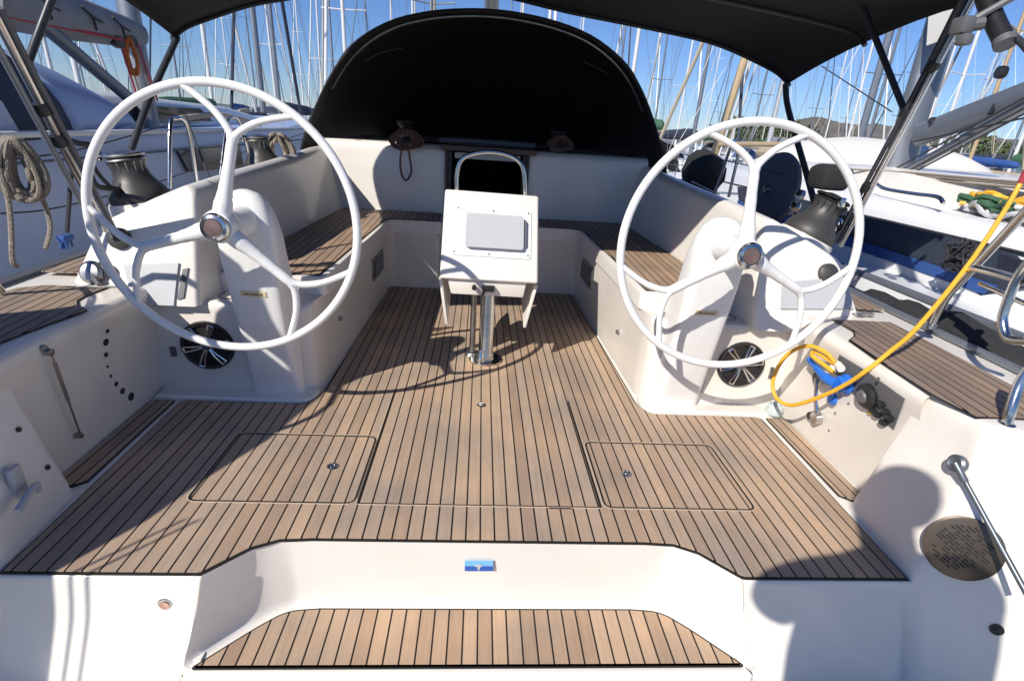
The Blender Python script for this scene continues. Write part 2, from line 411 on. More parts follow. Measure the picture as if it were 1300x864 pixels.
# cut the notch by using an outline instead of a plain slab
b.bm.clear(); out = [(C0+u, y) for u, y in [(1.70, 1.345), (1.70, 5.12), (-1.70, 5.12), (-1.70, 1.345), (-.915, 1.345), (-.86, 1.403), (-.80, 1.464), (-.715, 1.502), (-.60, 1.509), (.60, 1.509), (.715, 1.502), (.80, 1.464), (.86, 1.403), (.915, 1.345)]]
b.prism(out, -.012, -.004); b.build('sole_moulding', 'gel', yacht)
b = MB(); b.prism(sole2, -.003, .002); sole = b.build('cockpit_sole', 'caulk', yacht)
b = MB(); b.prism(inset(sole2, .009), .0025, .006); b.build('teak_planking', 'teak', sole)
# loose strips along the side gutters
for s, k in SIDES:
    q = [W(u, y, 0, s).to_2d() for u, y in ((1.553, 1.80), (1.562, 2.455), (1.674, 2.455), (1.668, 1.765), (1.59, 1.765))]
    b = MB(); b.prism(q, -.003, .003); st = b.build('side_strip', 'caulk', yacht)
    b = MB(); b.prism(inset(q, .005), .0035, .007); b.build('teak_planking', 'teak', st)
# hatch grooves and light brass edge
def groove(b1, b2, a, c, w=.005):
    a = V(a); c = V(c); d = (c-a).normalized(); n = V((-d.y, d.x, 0))
    b1.slab([a-n*w, c-n*w, c+n*w, a+n*w], (0, 0, 1), .0012)
    o = n*(w+.0025) ; b2.slab([a-o-n*.0018, c-o-n*.0018, c-o+n*.0018, a-o+n*.0018], (0, 0, 1), .0018)
zg = .0066
def U(u, y): return V((C0+u, y, zg))
for (u0, u1, y0, y1, nm, lids) in ((-1.125, -.497, 1.690, 2.163, 'port', 1), (.497, 1.125, 1.690, 2.163, 'stbd', 1), (-.482, .478, 1.690, 2.640, 'mid', 0)):
    h = MB(); l = MB()
    if lids:
        cut = .025
        rp = rounded([V((C0+a, c)) for a, c in ((u0, y0), (u1, y0), (u1, y1), (u0, y1))], .035, 4)
        for i in range(len(rp)):
            a, c = rp[i], rp[(i+1) % len(rp)]
            if (c-a).length > 1e-5: groove(h, l, (a.x, a.y, zg), (c.x, c.y, zg), .004)
    else:
        groove(h, l, U(u0, y1-.02), U(u0, y0)); groove(h, l, U(u0, y0), U(u1, y0), .003); groove(h, l, U(u1, y0), U(u1, y1-.07))
    g = h.build('sole_hatch', 'caulk', yacht); l.build('hatch_trim', 'trimlight', g)
# flush lifting rings and drain
for px, py in ((422, 592), (795, 601), (611, 514)):
    p = P(px, py, Z=.0065); b = MB(); b.lathe([(.0, 0), (.022, 0), (.024, .003), (.020, .005), (.006, .003), (0, .003)], p, n=20)
    b.tube([p+V((.012*math.cos(a), .012*math.sin(a), .006)) for a in [i*math.pi/5 for i in range(10)]], .002, 6, closed=True)
    b.build('deck_ring', 'steel', yacht)
b = MB(); p = P(711, 645, Z=.007); b.box(p, (.09, .007, .003)); b.build('hinge_plate', 'steel_dull', yacht)

# --- stern step, riser and transom ------------------------------------------
def notch_row(pts): return [W(-u, y, z) for u, y, z in pts[:-1]]+[W(0, pts[-1][1], pts[-1][2])]+[W(u, y, z) for u, y, z in pts[:-1]][::-1]
r0 = notch_row([(.905, 1.338, -.003), (.85, 1.394, -.003), (.79, 1.455, -.003), (.71, 1.493, -.003), (.60, 1.500, -.003), (0, 1.500, -.003)])
r1 = notch_row([(.925, 1.322, -.10), (.865, 1.388, -.10), (.80, 1.457, -.10), (.71, 1.502, -.10), (.60, 1.512, -.10), (0, 1.512, -.10)])
r2 = notch_row([(.950, 1.295, -.22), (.885, 1.374, -.22), (.81, 1.455, -.22), (.71, 1.508, -.22), (.60, 1.522, -.22), (0, 1.522, -.22)])
r3 = notch_row([(.975, 1.270, -.318), (.905, 1.350, -.318), (.815, 1.445, -.318), (.71, 1.505, -.318), (.60, 1.515, -.318), (0, 1.515, -.318)])
r4 = notch_row([(.955, 1.262, -.334), (.88, 1.335, -.334), (.79, 1.425, -.334), (.69, 1.480, -.334), (.58, 1.490, -.334), (0, 1.490, -.334)])
b = MB(); b.patch([r0, r1, r2, r3, r4], 3, 3); b.build('step_riser', 'gel', yacht, ang=60)
# step block
b = MB(); so_ = [W(u, y, 0).to_2d() for u, y in ((-.975, 1.240), (.975, 1.240), (.93, 1.36), (.80, 1.50), (.6, 1.535), (-.6, 1.535), (-.80, 1.50), (-.93, 1.36))]
b.prism(so_, -.62, -.334, bevel=.02, seg=4); stepb = b.build('stern_step', 'gel', yacht)
tq = rounded([W(u, y, 0).to_2d() for u, y in ((-.955, 1.258), (.955, 1.258), (.80, 1.415), (.715, 1.487), (.60, 1.497), (-.60, 1.497), (-.715, 1.487), (-.80, 1.415))], [.02, .02, .08, .05, 0, 0, .05, .08])
b = MB(); b.prism(tq, -.332, -.326); tc_ = b.build('step_tread', 'caulk', stepb)
b.bm = None
tc_.location = (0, 0, 0)
b = MB(); b.prism(inset(tq, .009), -.3255, -.322); o = b.build('tread_planking', 'teak_step', stepb); o.location = (0, 0, 0)
# transom halves (slightly raked, with the moulded corner)
for s, k in SIDES:
    b = MB()
    rows = []
    for z, yy, u0, u1 in ((-.003, 1.337, .905, 1.60), (-.02, 1.331, .909, 1.60), (-.16, 1.312, .938, 1.60), (-.34, 1.272, .982, 1.62), (-.50, 1.235, 1.03, 1.66), (-.80, 1.17, 1.10, 1.7)):
        rows.append([W(u0+(u1-u0)*t, yy, z, s) for t in (0, .03, .4, .7, 1)])
    b.patch(rows, 2, 3); tr = b.build('transom', 'gel', yacht, ang=60)
b = MB(); b.patch([[W(u, y, z) for u in (-1.03, 0, 1.03)] for y, z in ((1.235, -.50), (1.23, -.62), (1.2, -.72), (1.1, -.74))], 2, 3); b.build('platform_riser', 'gel', yacht)
b = MB(); b.box((C0, .25, -.47), (3.3, 1.95, .09), bevel=.03, seg=3); b.box((C0, .3, -.80), (3.1, 1.6, .6)); b.build('swim_platform', 'gel2', yacht)
for s, k in SIDES:
    b = MB(); qx0, qx1 = C0+s*.93, C0+s*1.5; b.box(((qx0+qx1)/2, 1.39, -.53), (abs(qx1-qx0), .205, .415)); b.build('transom_core', 'gel', yacht)
    b = MB(); b.box((C0+s*.968, 1.290, -.355), (.07, .045, .05), bevel=.008); b.build('step_corner', 'gel', yacht)
# button and sticker
p = P(211, 765, Y=1.326); b = MB(); b.lathe([(0, 0), (.024, 0), (.024, .006), (.018, .008)], p, (0, -1, .05), 24); cb = b.build('push_button', 'steel', yacht)
b = MB(); b.lathe([(0, 0), (.016, 0), (.015, .004), (0, .005)], p+V((0, -.008, 0)), (0, -1, .05), 20); o = b.build('button_cap', 'copper', cb); o.location = (0, 0, 0)
def on_riser(px, py): return P(px, py, Y=1.503)
a = [on_riser(*q) for q in ((590, 711), (626, 711), (626, 724), (590, 724))]
mid1 = (a[0]+a[3])/2; mid2 = (a[1]+a[2])/2
b = MB(); b.slab([a[0], a[1], mid2, mid1], (0, -1, 0), .002); stk = b.build('riser_sticker', 'ltblue', yacht)
b = MB(); b.slab([mid1, mid2, a[2], a[3]], (0, -1, 0), .002); o = b.build('sticker_lower_half', 'dkblue', stk); o.location = (0, 0, 0)
b = MB(); cc = (a[0]+a[2])/2+V((0, -.003, 0))
b.slab([cc+V(q) for q in ((-.02, 0, .002), (-.004, 0, .010), (.006, 0, .010), (.014, 0, .002), (.004, 0, -.004), (.002, 0, -.018), (-.004, 0, -.018), (-.006, 0, -.003))], (0, -1, 0), .0015)
o = b.build('sticker_emblem', 'grey', stk); o.location = (0, 0, 0)

# --- helm and seat lockers ---------------------------------------------------
seatl = {}
for s, k in SIDES:
    # skirting flange
    q = rounded([W(u, y, 0, s).to_2d() for u, y in ((1.67, 2.468), (.915, 2.468), (.874, 2.545), (.88, 2.62), (1.67, 2.62))], [0, .09, .05, 0, 0])
    b = MB(); b.prism(q, -.004, .022, bevel=.012, seg=3); b.build('locker_skirt', 'gel', yacht)
    pts = [(1.72, 2.57), (1.0, 2.565), (.905, 2.60), (.882, 2.70), (.834, 4.60), (.80, 4.635), (.41, 4.64), (.385, 4.67), (.385, 5.12), (1.72, 5.12)]
    q = rounded([W(u, y, 0, s).to_2d() for u, y in pts], [0, .12, .10, .1, .03, .03, .02, .02, 0, 0])
    b = MB(); b.prism(q, -.004, .50, bevel=.045, seg=5); lk = b.build('seat_locker', 'gel2', yacht, ang=50); seatl[k] = lk
    # seat slab and teak
    pts = [(.862, 2.76), (1.42, 2.76), (1.36, 5.10), (.375, 5.10), (.375, 4.62), (.78, 4.615), (.818, 4.56)]
    q = rounded([W(u, y, 0, s).to_2d() for u, y in pts], [.05, .05, 0, 0, .02, .03, .03])
    b = MB(); b.prism(q, .495, .598, bevel=.018, seg=3); st = b.build('seat', 'gel', yacht, ang=50)
    q2 = inset([W(u, y, 0, s).to_2d() for u, y in pts], .028)
    b = MB(); b.prism(q2, .597, .601); o = b.build('seat_border', 'caulk', st); o.location = (0, 0, 0)
    b = MB(); b.prism(inset(q2, .008), .6015, .605); o = b.build('seat_planking', 'teak_seat_'+k, st); o.location = (0, 0, 0)
    # lid outline on the helm shelf
    b = MB(); ln = [W(u, y, .502, s) for u, y in ((1.0, 2.66), (1.02, 2.63), (1.34, 2.63), (1.37, 2.66), (1.37, 2.74))]
    b.tube(ln, .0022, 5); b.build('lid_seam', 'caulk', yacht)

# --- coamings -----------------------------------------------------------------
coam = {}; wall = {}; quarter = {}
for s, k in SIDES:
    secs = []
    for y, (ib, it, tm, ot, ob), (z0, z1, z2, z3, z4) in (
        (2.60, (1.405, 1.43, 1.62, 1.85, 1.99), (.49, 1.035, .975, .86, .57)),
        (3.30, (1.37, 1.425, 1.60, 1.82, 1.95), (.49, 1.065, 1.01, .90, .57)),
        (4.20, (1.325, 1.43, 1.60, 1.78, 1.90), (.49, 1.10, 1.06, .95, .57)),
        (5.12, (1.28, 1.44, 1.60, 1.76, 1.88), (.49, 1.135, 1.11, 1.0, .57))):
        sec = [(ib, z0), (ib+(it-ib)*.93, z1-.06), (it+.005, z1-.022), (it+.03, z1-.003), (it+.06, z1), (tm, z2), (ot, z3), (ot+.03, z3-.03), (ob, z4), (ob, z0)]
        dy = []
        for (u, z) in sec:
            yy = y
            if y == 2.60:   # raked after end
                yy = 2.56+.20*(z-.49)/.55
            dy.append(W(u, yy, z, s))
        secs.append(dy)
    # rounded after corner
    cen = sum(secs[0], V((0, 0, 0)))/len(secs[0])
    cap1 = [p+V((0, -.035, 0))+(V((cen.x-p.x, 0, (cen.z-p.z) if p.z > .55 else 0)))*.035 for p in secs[0]]
    cap0 = [p+V((0, -.018, 0))+(V((cen.x-p.x, 0, (cen.z-p.z) if p.z > .55 else 0)))*.008 for p in secs[0]]
    cap2 = [p+V((0, -.042, 0))+(V((cen.x-p.x, 0, (cen.z-p.z) if p.z > .55 else 0)))*.075 for p in secs[0]]
    b = MB(); b.loft([cap2, cap1, cap0]+secs); coam[k] = b.build('coaming', 'gel', yacht, ang=55)
    # recessed wall beside the helm, with the side-deck edge
    rows = []
    for y in (2.60, 2.2, 1.95, 1.66):
        rows.append([W(u, y, z, s) for u, z in ((1.680, -.01), (1.680, .03), (1.668, .20), (1.652, .42), (1.636, .50), (1.632, .545), (1.650, .570), (1.69, .5785), (1.86, .580))])
    b = MB(); b.patch(rows, 3, 2); wall[k] = b.build('coaming_wall', 'gel2', yacht, ang=60)
    # proud after quarter wrapping round to the stern
    Z = [-.8, -.4, -.02, .20, .40, .50, .555, .578, .580]
    cols = [
        [(1.70, 1.72), (1.70, 1.72), (1.70, 1.72), (1.715, 1.72), (1.745, 1.72), (1.762, 1.72), (1.79, 1.72), (1.82, 1.72), (1.87, 1.72)],
        [(1.56, 1.715), (1.56, 1.715), (1.56, 1.715), (1.61, 1.71), (1.68, 1.71), (1.722, 1.71), (1.76, 1.71), (1.80, 1.71), (1.86, 1.71)],
        [(1.55, 1.69), (1.55, 1.69), (1.545, 1.69), (1.595, 1.69), (1.665, 1.69), (1.71, 1.69), (1.745, 1.69), (1.79, 1.69), (1.86, 1.69)],
        [(1.55, 1.50), (1.55, 1.50), (1.53, 1.50), (1.59, 1.50), (1.665, 1.50), (1.71, 1.50), (1.745, 1.50), (1.79, 1.50), (1.86, 1.50)],
        [(1.60, 1.16), (1.57, 1.25), (1.522, 1.335), (1.588, 1.36), (1.66, 1.40), (1.705, 1.42), (1.74, 1.43), (1.785, 1.44), (1.86, 1.46)],
        [(1.70, 1.10), (1.67, 1.19), (1.635, 1.265), (1.66, 1.295), (1.70, 1.345), (1.725, 1.375), (1.75, 1.395), (1.79, 1.415), (1.86, 1.44)],
        [(1.80, 1.03), (1.785, 1.12), (1.765, 1.185), (1.745, 1.235), (1.745, 1.295), (1.75, 1.335), (1.765, 1.36), (1.80, 1.385), (1.87, 1.42)],
        [(1.83, 1.02), (1.815, 1.11), (1.795, 1.175), (1.775, 1.225), (1.77, 1.285), (1.775, 1.325), (1.785, 1.35), (1.82, 1.375), (1.88, 1.41)],
        [(1.95, 1.03), (1.95, 1.11), (1.95, 1.17), (1.95, 1.22), (1.95, 1.28), (1.95, 1.315), (1.95, 1.34), (1.96, 1.365), (1.98, 1.40)],
        [(2.16, 1.06), (2.17, 1.12), (2.18, 1.18), (2.19, 1.22), (2.20, 1.27), (2.20, 1.30), (2.19, 1.33), (2.18, 1.35), (2.16, 1.38)]]
    DU = [0, 0, 0, -.01, -.03, -.06, -.085, -.10, -.03]; KC = [1.05, 1, 1, 1, .9, .5, .1, 0, 0, 0]
    b = MB(); b.patch([[W(u+DU[i]*KC[j], y, Z[i], s) for i, (u, y) in enumerate(c)] for j, c in enumerate(cols)], 3, 3)
    quarter[k] = b.build('stern_quarter', 'gel', yacht, ang=70)
    # side deck, hull side
    b = MB()
    dk = []
    for y, ui, uo, z in ((1.38, 1.86, 2.18, .579), (2.0, 1.84, 2.21, .579), (2.6, 1.84, 2.225, .580), (4, 1.84, 2.24, .60), (6, 1.2, 2.16, .66), (8, .9, 1.85, .74), (10, .3, 1.15, .83), (11.6, .0, .06, .9)):
        dk.append([W(ui, y, z, s), W((ui+uo)/2, y, z+.001, s), W(uo, y, z-.004, s)])
    b.patch(dk, 2, 3); b.build('side_deck', 'gel', yacht)
    b = MB(); hl = []
    for y, uo, z, uw in ((1.2, 2.18, .575, 1.95), (1.5, 2.20, .575, 1.99), (2.6, 2.225, .576, 2.04), (4, 2.24, .596, 2.06), (6, 2.16, .656, 1.95), (8, 1.85, .736, 1.5), (10, 1.15, .826, .7), (11.6, .06, .896, .03)):
        hl.append([W(uo, y, z, s), W(uo+.012, y, z-.03, s), W(uo-.02, y, z-.45, s), W(uw, y, -1.0, s), W(uw-.3, y, -1.3, s)])
    b.patch(hl, 3, 3); b.build('hull_side', 'hull', yacht)
    b = MB(); b.tube([W(u, y, z+.02, s) for u, y, z in ((2.19, 1.35, .575), (2.215, 2.0, .575), (2.225, 2.6, .576), (2.24, 4, .596), (2.16, 6, .656), (1.85, 8, .736), (1.15, 10, .826), (.06, 11.6, .896))], .018, 8)
    b.build('toe_rail', 'alu', yacht)
# teak pads on the side decks
padR = [(1056, 405.5), (1083, 421), (1084, 426), (1077, 432), (1106, 452), (1186, 503), (1240, 530), (1266, 531), (1310, 533), (1310, 502), (1220, 455), (1172, 430), (1130, 409)]
padL = [(-12, 441), (15, 430), (70, 409), (112, 394), (101, 388), (100, 382), (112, 375), (138, 365.5), (60, 362), (20, 366), (-40, 385), (-80, 420)]
for k, pad in (('r', padR), ('l', padL)):
    q = [P(x, y, Z=.583).to_2d() for x, y in pad]
    b = MB(); b.prism(q, .5815, .5835); pd = b.build('deck_pad', 'caulk', yacht)
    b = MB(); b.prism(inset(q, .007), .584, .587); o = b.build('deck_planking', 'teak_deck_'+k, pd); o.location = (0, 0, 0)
# forward part of the port pad continues along the deck
for s, k in SIDES:
    q = [W(u, y, 0, s).to_2d() for u, y in ((1.97, 2.62), (2.17, 2.62), (2.18, 5), (1.95, 5))]
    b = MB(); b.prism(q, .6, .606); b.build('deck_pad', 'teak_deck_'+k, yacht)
TW = {k: bvh(wall[k]) for k in 'lr'}; TQ = {k: bvh(quarter[k]) for k in 'lr'}; TC = {k: bvh(coam[k]) for k in 'lr'}
# lip above the recess (starboard) and open locker with its controls
def disc(b, p, n, r, h=.004, seg=16): b.lathe([(0, 0), (r, 0), (r*.94, h), (0, h)], p, n, seg)
def along(px0, py0, px1, py1, tree, push, n=6):
    return [hit(tree, px0+(px1-px0)*i/n, py0+(py1-py0)*i/n, push)[0] for i in range(n+1)]
def plate(b, pts, tree, push, th):
    q = [hit(tree, x, y, push) for x, y in pts]; nn = sum((n for _, n in q), V((0, 0, 0))).normalized()
    b.slab([p for p, _ in q], nn, th); return nn
R = TW['r']
b = MB(); plate(b, [(1067, 450), (1100, 470), (1150, 506), (1136, 545), (1085, 500), (1060, 472)], R, .003, .003)
rec = b.build('locker_recess', 'grey_dark', yacht)
b = MB(); p, n = hit(R, 1106, 502, .006); b.lathe([(0, 0), (.055, 0), (.057, .02), (.046, .032), (.036, .036), (.0, .036)], p, n, 28); o = b.build('control_dial', 'black', rec); o.location = (0, 0, 0)
b = MB(); b.lathe([(0, 0), (.030, 0), (.026, .008), (0, .010)], p+n*.036, n, 24); o = b.build('dial_glass', 'grey_dark', rec); o.location = (0, 0, 0)
b = MB()
for i, (x, y) in enumerate(((1124, 512), (1130, 522), (1118, 526), (1135, 530), (1126, 536), (1112, 520))):
    p, n = hit(R, x, y, .006); b.box(p+n*.010, (.026, .034, .022), bevel=.008)
o = b.build('shower_fitting', 'black', rec); o.location = (0, 0, 0)
b = MB(); p, n = hit(R, 1108, 523, .008); disc(b, p, n, .010, .008); o = b.build('yellow_tab', 'yellow', rec); o.location = (0, 0, 0)
# blue shore-power inlet with its hanging lid
pp, pn = hit(R, 1079, 487, .01)
inlet = thing('shore_power_plug', 'bright blue shore power plug with open cap at the end of the yellow cable', 'plug', tuple(pp))
b = MB(); b.lathe([(0, 0), (.044, 0), (.047, .010), (.038, .016), (.038, .042), (.030, .048), (0, .048)], pp, pn, 28); b.build('socket_body', 'blue', inlet)
p2, n2 = hit(R, 1063, 505, .02); b = MB(); b.lathe([(0, 0), (.031, 0), (.033, .008), (.026, .013), (0, .011)], p2, n2, 26); b.tube([pp+pn*.03, (pp+p2)/2+pn*.04, p2+n2*.01], .014, 8); b.build('cap', 'blue', inlet)
pl1, _ = hit(R, 1040, 455, .05); pl2, _ = hit(R, 1066, 478, .07)
b = MB(); b.tube(spline([pl1, (pl1+pl2)/2, pl2, pp+pn*.05], 4), [.014]*4+[.018]*4+[.023]*4+[.024], 14); b.build('plug_body', 'blue', inlet)
b = MB(); b.tube(spline([P(1056, 470, X=1.66), P(1062, 462, X=1.67), P(1068, 468, X=1.66)], 4), .018, 10); b.build('cable_boot', 'cloth', inlet)
# small bolts on the starboard wall
for x, y, r in ((1123, 482, .009), (1078, 512, .006), (1061, 524, .006), (1053, 546, .005), (1039, 449, .007)):
    b = MB(); p, n = hit(R, x, y, .0015 if x != 1123 else .028); disc(b, p, n, r, .004, 12); b.build('wall_bolt', 'steel_dull', yacht)
# brass hook with round end (starboard)
pa, na = hit(R, 1042, 480, .012); pb, nb = hit(R, 1043, 530, .012)
b = MB(); b.tube([pa+na*.01, (pa+pb)/2+na*.015, pb+nb*.01], .009, 8); disc(b, pa, na, .035, .01, 20); disc(b, pb, nb, .030, .03, 20); b.build('wall_handle', 'steel', yacht)
b = MB(); p, n = hit(R, 1034, 527, .01); disc(b, p, n, .020, .02, 18); b.build('rubber_stop', 'black', yacht)
p = P(982, 524, Z=.02); b = MB(); b.lathe([(0, 0), (.044, 0), (.046, .02), (.038, .05), (.030, .055), (.028, .02), (0, .02)], p, (0, 0, 1), 24); b.build('deck_socket', 'clearcup', yacht)
b = MB(); p = P(979, 473, Y=2.566); b.tube([p+V((.0, -.01, -.03)), p+V((.012, -.018, 0)), p+V((0, -.01, .03))], .006, 8); b.box(p, (.02, .008, .07)); b.build('hook', 'steel_dull', yacht)
# port wall: row of drain holes, lifting strut
Lw = TW['l']
for x, y, r in ((136, 420, .010), (134, 434, .016), (134, 450, .011), (136, 465, .006), (140, 477, .007), (147, 487, .011), (155, 496, .015), (166, 503, .020)):
    b = MB(); p, n = hit(Lw, x, y, .001); b.lathe([(0, 0), (r, 0), (r, .003), (r*.8, .004), (0, .001)], p, n, 18); b.build('drain_hole', 'black', yacht)
def strut(tree, a, c, body):
    p0, n0 = hit(tree, *a, .02); p1, n1 = hit(tree, *c, .02); d = p1-p0
    b = MB(); b.tube([p0, p1], .004, 8); b.tube([p0+d*.12, p0+d*.55], body, 10)
    b.lathe([(0, -.02), (.014, -.02), (.014, .004), (0, .006)], p0, n0, 16); b.lathe([(0, -.02), (.012, -.02), (.012, .004), (0, .006)], p1, n1, 16)
    return b
strut(Lw, (57, 446), (96, 552), .007).build('lid_strut', 'steel_dull', yacht)
b = MB(); p, n = hit(Lw, 54, 442, .003); disc(b, p, n, .014, .008); b.build('strut_bolt', 'steel_dull', yacht)
# port quarter: seat-like moulding with screws and an arm
Lq = TQ['l']; Rq = TQ['r']
for x, y in ((23, 545), (60, 593)):
    b = MB(); p, n = hit(Lq, x, y, .001); disc(b, p, n, .010, .004, 14); b.build('moulding_screw', 'black', yacht)
p0, n0 = hit(Lq, 18, 612, .01); p1, n1 = hit(Lq, 40, 625, .02); p2, n2 = hit(Lq, 2, 655, .05)
b = MB(); b.tube(spline([p2, (p0+p1)/2+n0*.03, p1+n1*.005], 4), [.012]*4+[.010]*4+[.008], 10); b.box(p0, (.02, .05, .12), bevel=.008); b.build('locking_arm', 'grey', yacht)
# starboard quarter: round slotted vent, drain and gas strut
vc, vn = hit(Rq, 1222, 695, .0)
u1, w1 = frame_for(vn)
vb = MB(); vb.lathe([(0, .001), (.112, .001), (.112, .006), (.104, .009), (0, .009)], vc, vn, 48); ve = vb.build('round_vent', 'vent', yacht)
up = (V((0, 0, 1))-vn*vn.z).normalized(); rt = up.cross(vn)
b = MB(); rv = random.Random(4)
for i in range(-7, 8):
    a_ = .011*i; hh = math.sqrt(max(0, .085**2-a_*a_))
    x = -hh
    while x < hh-.012:
        L_ = rv.uniform(.012, .034)
        if rv.random() < .85 and x+L_ < hh:
            c_ = vc+vn*.0095+rt*(x+L_/2)*.86-up*(x+L_/2)*.5+(rt*.5+up*.86)*a_
            d1 = (rt*.86-up*.5).normalized(); d2 = d1.cross(vn)
            b.slab([c_-d1*L_*.45-d2*.0026, c_+d1*L_*.45-d2*.0026, c_+d1*L_*.45+d2*.0026, c_-d1*L_*.45+d2*.0026], vn, .001)
        x += L_+.005
o = b.build('vent_slots', 'caulk', ve); o.location = (0, 0, 0)
b = MB(); p, n = hit(Rq, 1265, 798, .001); b.lathe([(0, 0), (.020, 0), (.020, .004), (.012, .005), (0, .0)], p, n, 20); b.build('drain_hole', 'black', yacht)
pa, na = hit(Rq, 1226, 590, .030); pb = pa+(P(1306, 758, Y=1.10)-pa)
b = MB(); b.lathe([(0, 0), (.030, 0), (.030, .018), (.022, .024), (.012, .018), (0, .018)], pa, na, 24); d = pb-(pa+na*.02); a0 = pa+na*.02
b.tube([a0, a0+d*.15, a0+d*.16, a0+d], [.012, .011, .008, .009], 12); b.build('gas_strut', 'alu_dark', yacht)
# screws and ports on the lockers
for k, (x0, x1, y0, y1, xx) in (('l', (470, 488, 312, 360, C0-.838)), ('r', (736, 755, 325, 368, C0+.838))):
    T = bvh(seatl[k]); p, n = hit(T, (x0+x1)/2, (y0+y1)/2, 0); f = V((0, 1, 0)); f = (f-n*f.dot(n)).normalized(); z = V((0, 0, 1))
    def rr(w, h, d, m, nm, par):
        pts = rounded([V((-w, -h)), V((w, -h)), V((w, h)), V((-w, h))], min(w, h)*.35, 4)
        b = MB(); b.slab([p+f*q.x+z*q.y+n*d for q in pts], n, .012); o = b.build(nm, m, par)
        if par is not yacht: o.location = (0, 0, 0)
        return o
    fr = rr(.20, .085, .0, 'steel_dull', 'side_port', yacht); rr(.16, .062, .006, 'glass', 'port_glass', fr)
for k, x, y in (('l', 430, 404), ('l', 478, 300), ('r', 786, 421), ('r', 815, 388), ('r', 810, 382)):
    b = MB(); p, n = hit(bvh(seatl[k]), x, y, 0); disc(b, p, n, .014, .02, 14); b.build('locker_latch', 'steel_dull', yacht)

# --- speakers -----------------------------------------------------------------
for k, (px, py) in (('l', (264, 438)), ('r', (940, 462))):
    p = P(px, py, Y=2.566); ax = V((0, -1, 0)); R_ = .132
    b = MB(); b.lathe([(0, .002), (R_*.80, .002), (R_*.84, .012), (R_*.97, .016), (R_, .008), (R_, -.002)], p, ax, 40, cap=False); sp = b.build('speaker', 'black', yacht)
    b = MB()
    for i in range(6):
        a0 = math.radians(60*i+12)
        for da in (-.10, .10):
            e = [p+ax*(.014+h)+V((math.cos(a0+da*g)*r, 0, math.sin(a0+da*g)*r)) for r, h, g in ((.022, .0, 1.6), (.06, .006, 1.35), (.118, .002, 1.2))]
            b.tube(e, .0052, 6)
        e = [p+ax*.016+V((math.cos(a0+t)*.117, 0, math.sin(a0+t)*.117)) for t in (-.12, 0, .12)]; b.tube(e, .0050, 6)
    o = b.build('speaker_grille', 'steel', sp); o.location = (0, 0, 0)
    b = MB(); b.lathe([(0, .002), (.034, .004), (.032, .014), (.02, .019), (0, .021)], p, ax, 24); o = b.build('speaker_cap', 'grey_dark', sp); o.location = (0, 0, 0)
b = MB(); p = P(220, 446, Y=2.566); b.box(p, (.03, .014, .055), bevel=.005); b.build('switch', 'grey_dark', yacht)
b = MB(); p = P(897, 490, Y=2.566)
b.box(P(891, 488, Y=2.568), (.028, .004, .10)); b.build('warning_label', 'grey', yacht)
b = MB(); b.box(P(912, 505, Y=2.566), (.05, .004, .05), bevel=.003); b.build('small_plate', 'gel', yacht)

# --- pedestals and wheels --------------------------------------------------------
def pedestal(s, k):
    b = MB(); secs = []
    for z, ya, yf, hw, e in ((.015, 2.535, 2.86, .132, 7), (.05, 2.525, 2.86, .128, 7), (.30, 2.462, 2.78, .122, 7), (.55, 2.41, 2.64, .124, 6.5), (.75, 2.375, 2.55, .128, 6), (.88, 2.355, 2.52, .128, 4.5), (.97, 2.35, 2.50, .117, 3), (1.03, 2.36, 2.48, .093, 2.6), (1.062, 2.38, 2.46, .060, 2.2), (1.075, 2.40, 2.44, .02, 2)):
        cy = (ya+yf)/2; hd = (yf-ya)/2; sec = []
        uc = 1.080
        for i in range(32):
            t = 2*math.pi*i/32; c_, s_ = math.cos(t), math.sin(t)
            sec.append(W(uc+s*hw*math.copysign(abs(c_)**(2/e), c_), cy+hd*math.copysign(abs(s_)**(2/e), s_), z, s))
        secs.append(sec)
    b.loft(secs); pd = b.build('steering_pedestal', 'wheel', yacht, ang=40)
    # name plate
    T = bvh(pd); px, py = ((322, 373), (897, 397))[s > 0]
    p, n = hit(T, px, py, .001); x = V((1, 0, 0)); x = (x-n*x.dot(n)).normalized(); y = n.cross(x)
    if y.z < 0: y = -y
    b = MB(); b.slab([p+x*a+y*c for a, c in ((-.057, -.014), (.057, -.014), (.057, .014), (-.057, .014))], n, .0015); lb = b.build('name_plate', 'stick_y' , pd); lb.location = (0, 0, 0)
    text_mesh('plate_text', 'Jefa Steering', .0165, 'ink', lb, p+n*.002, x, y).location = (0, 0, 0)
    return pd, T
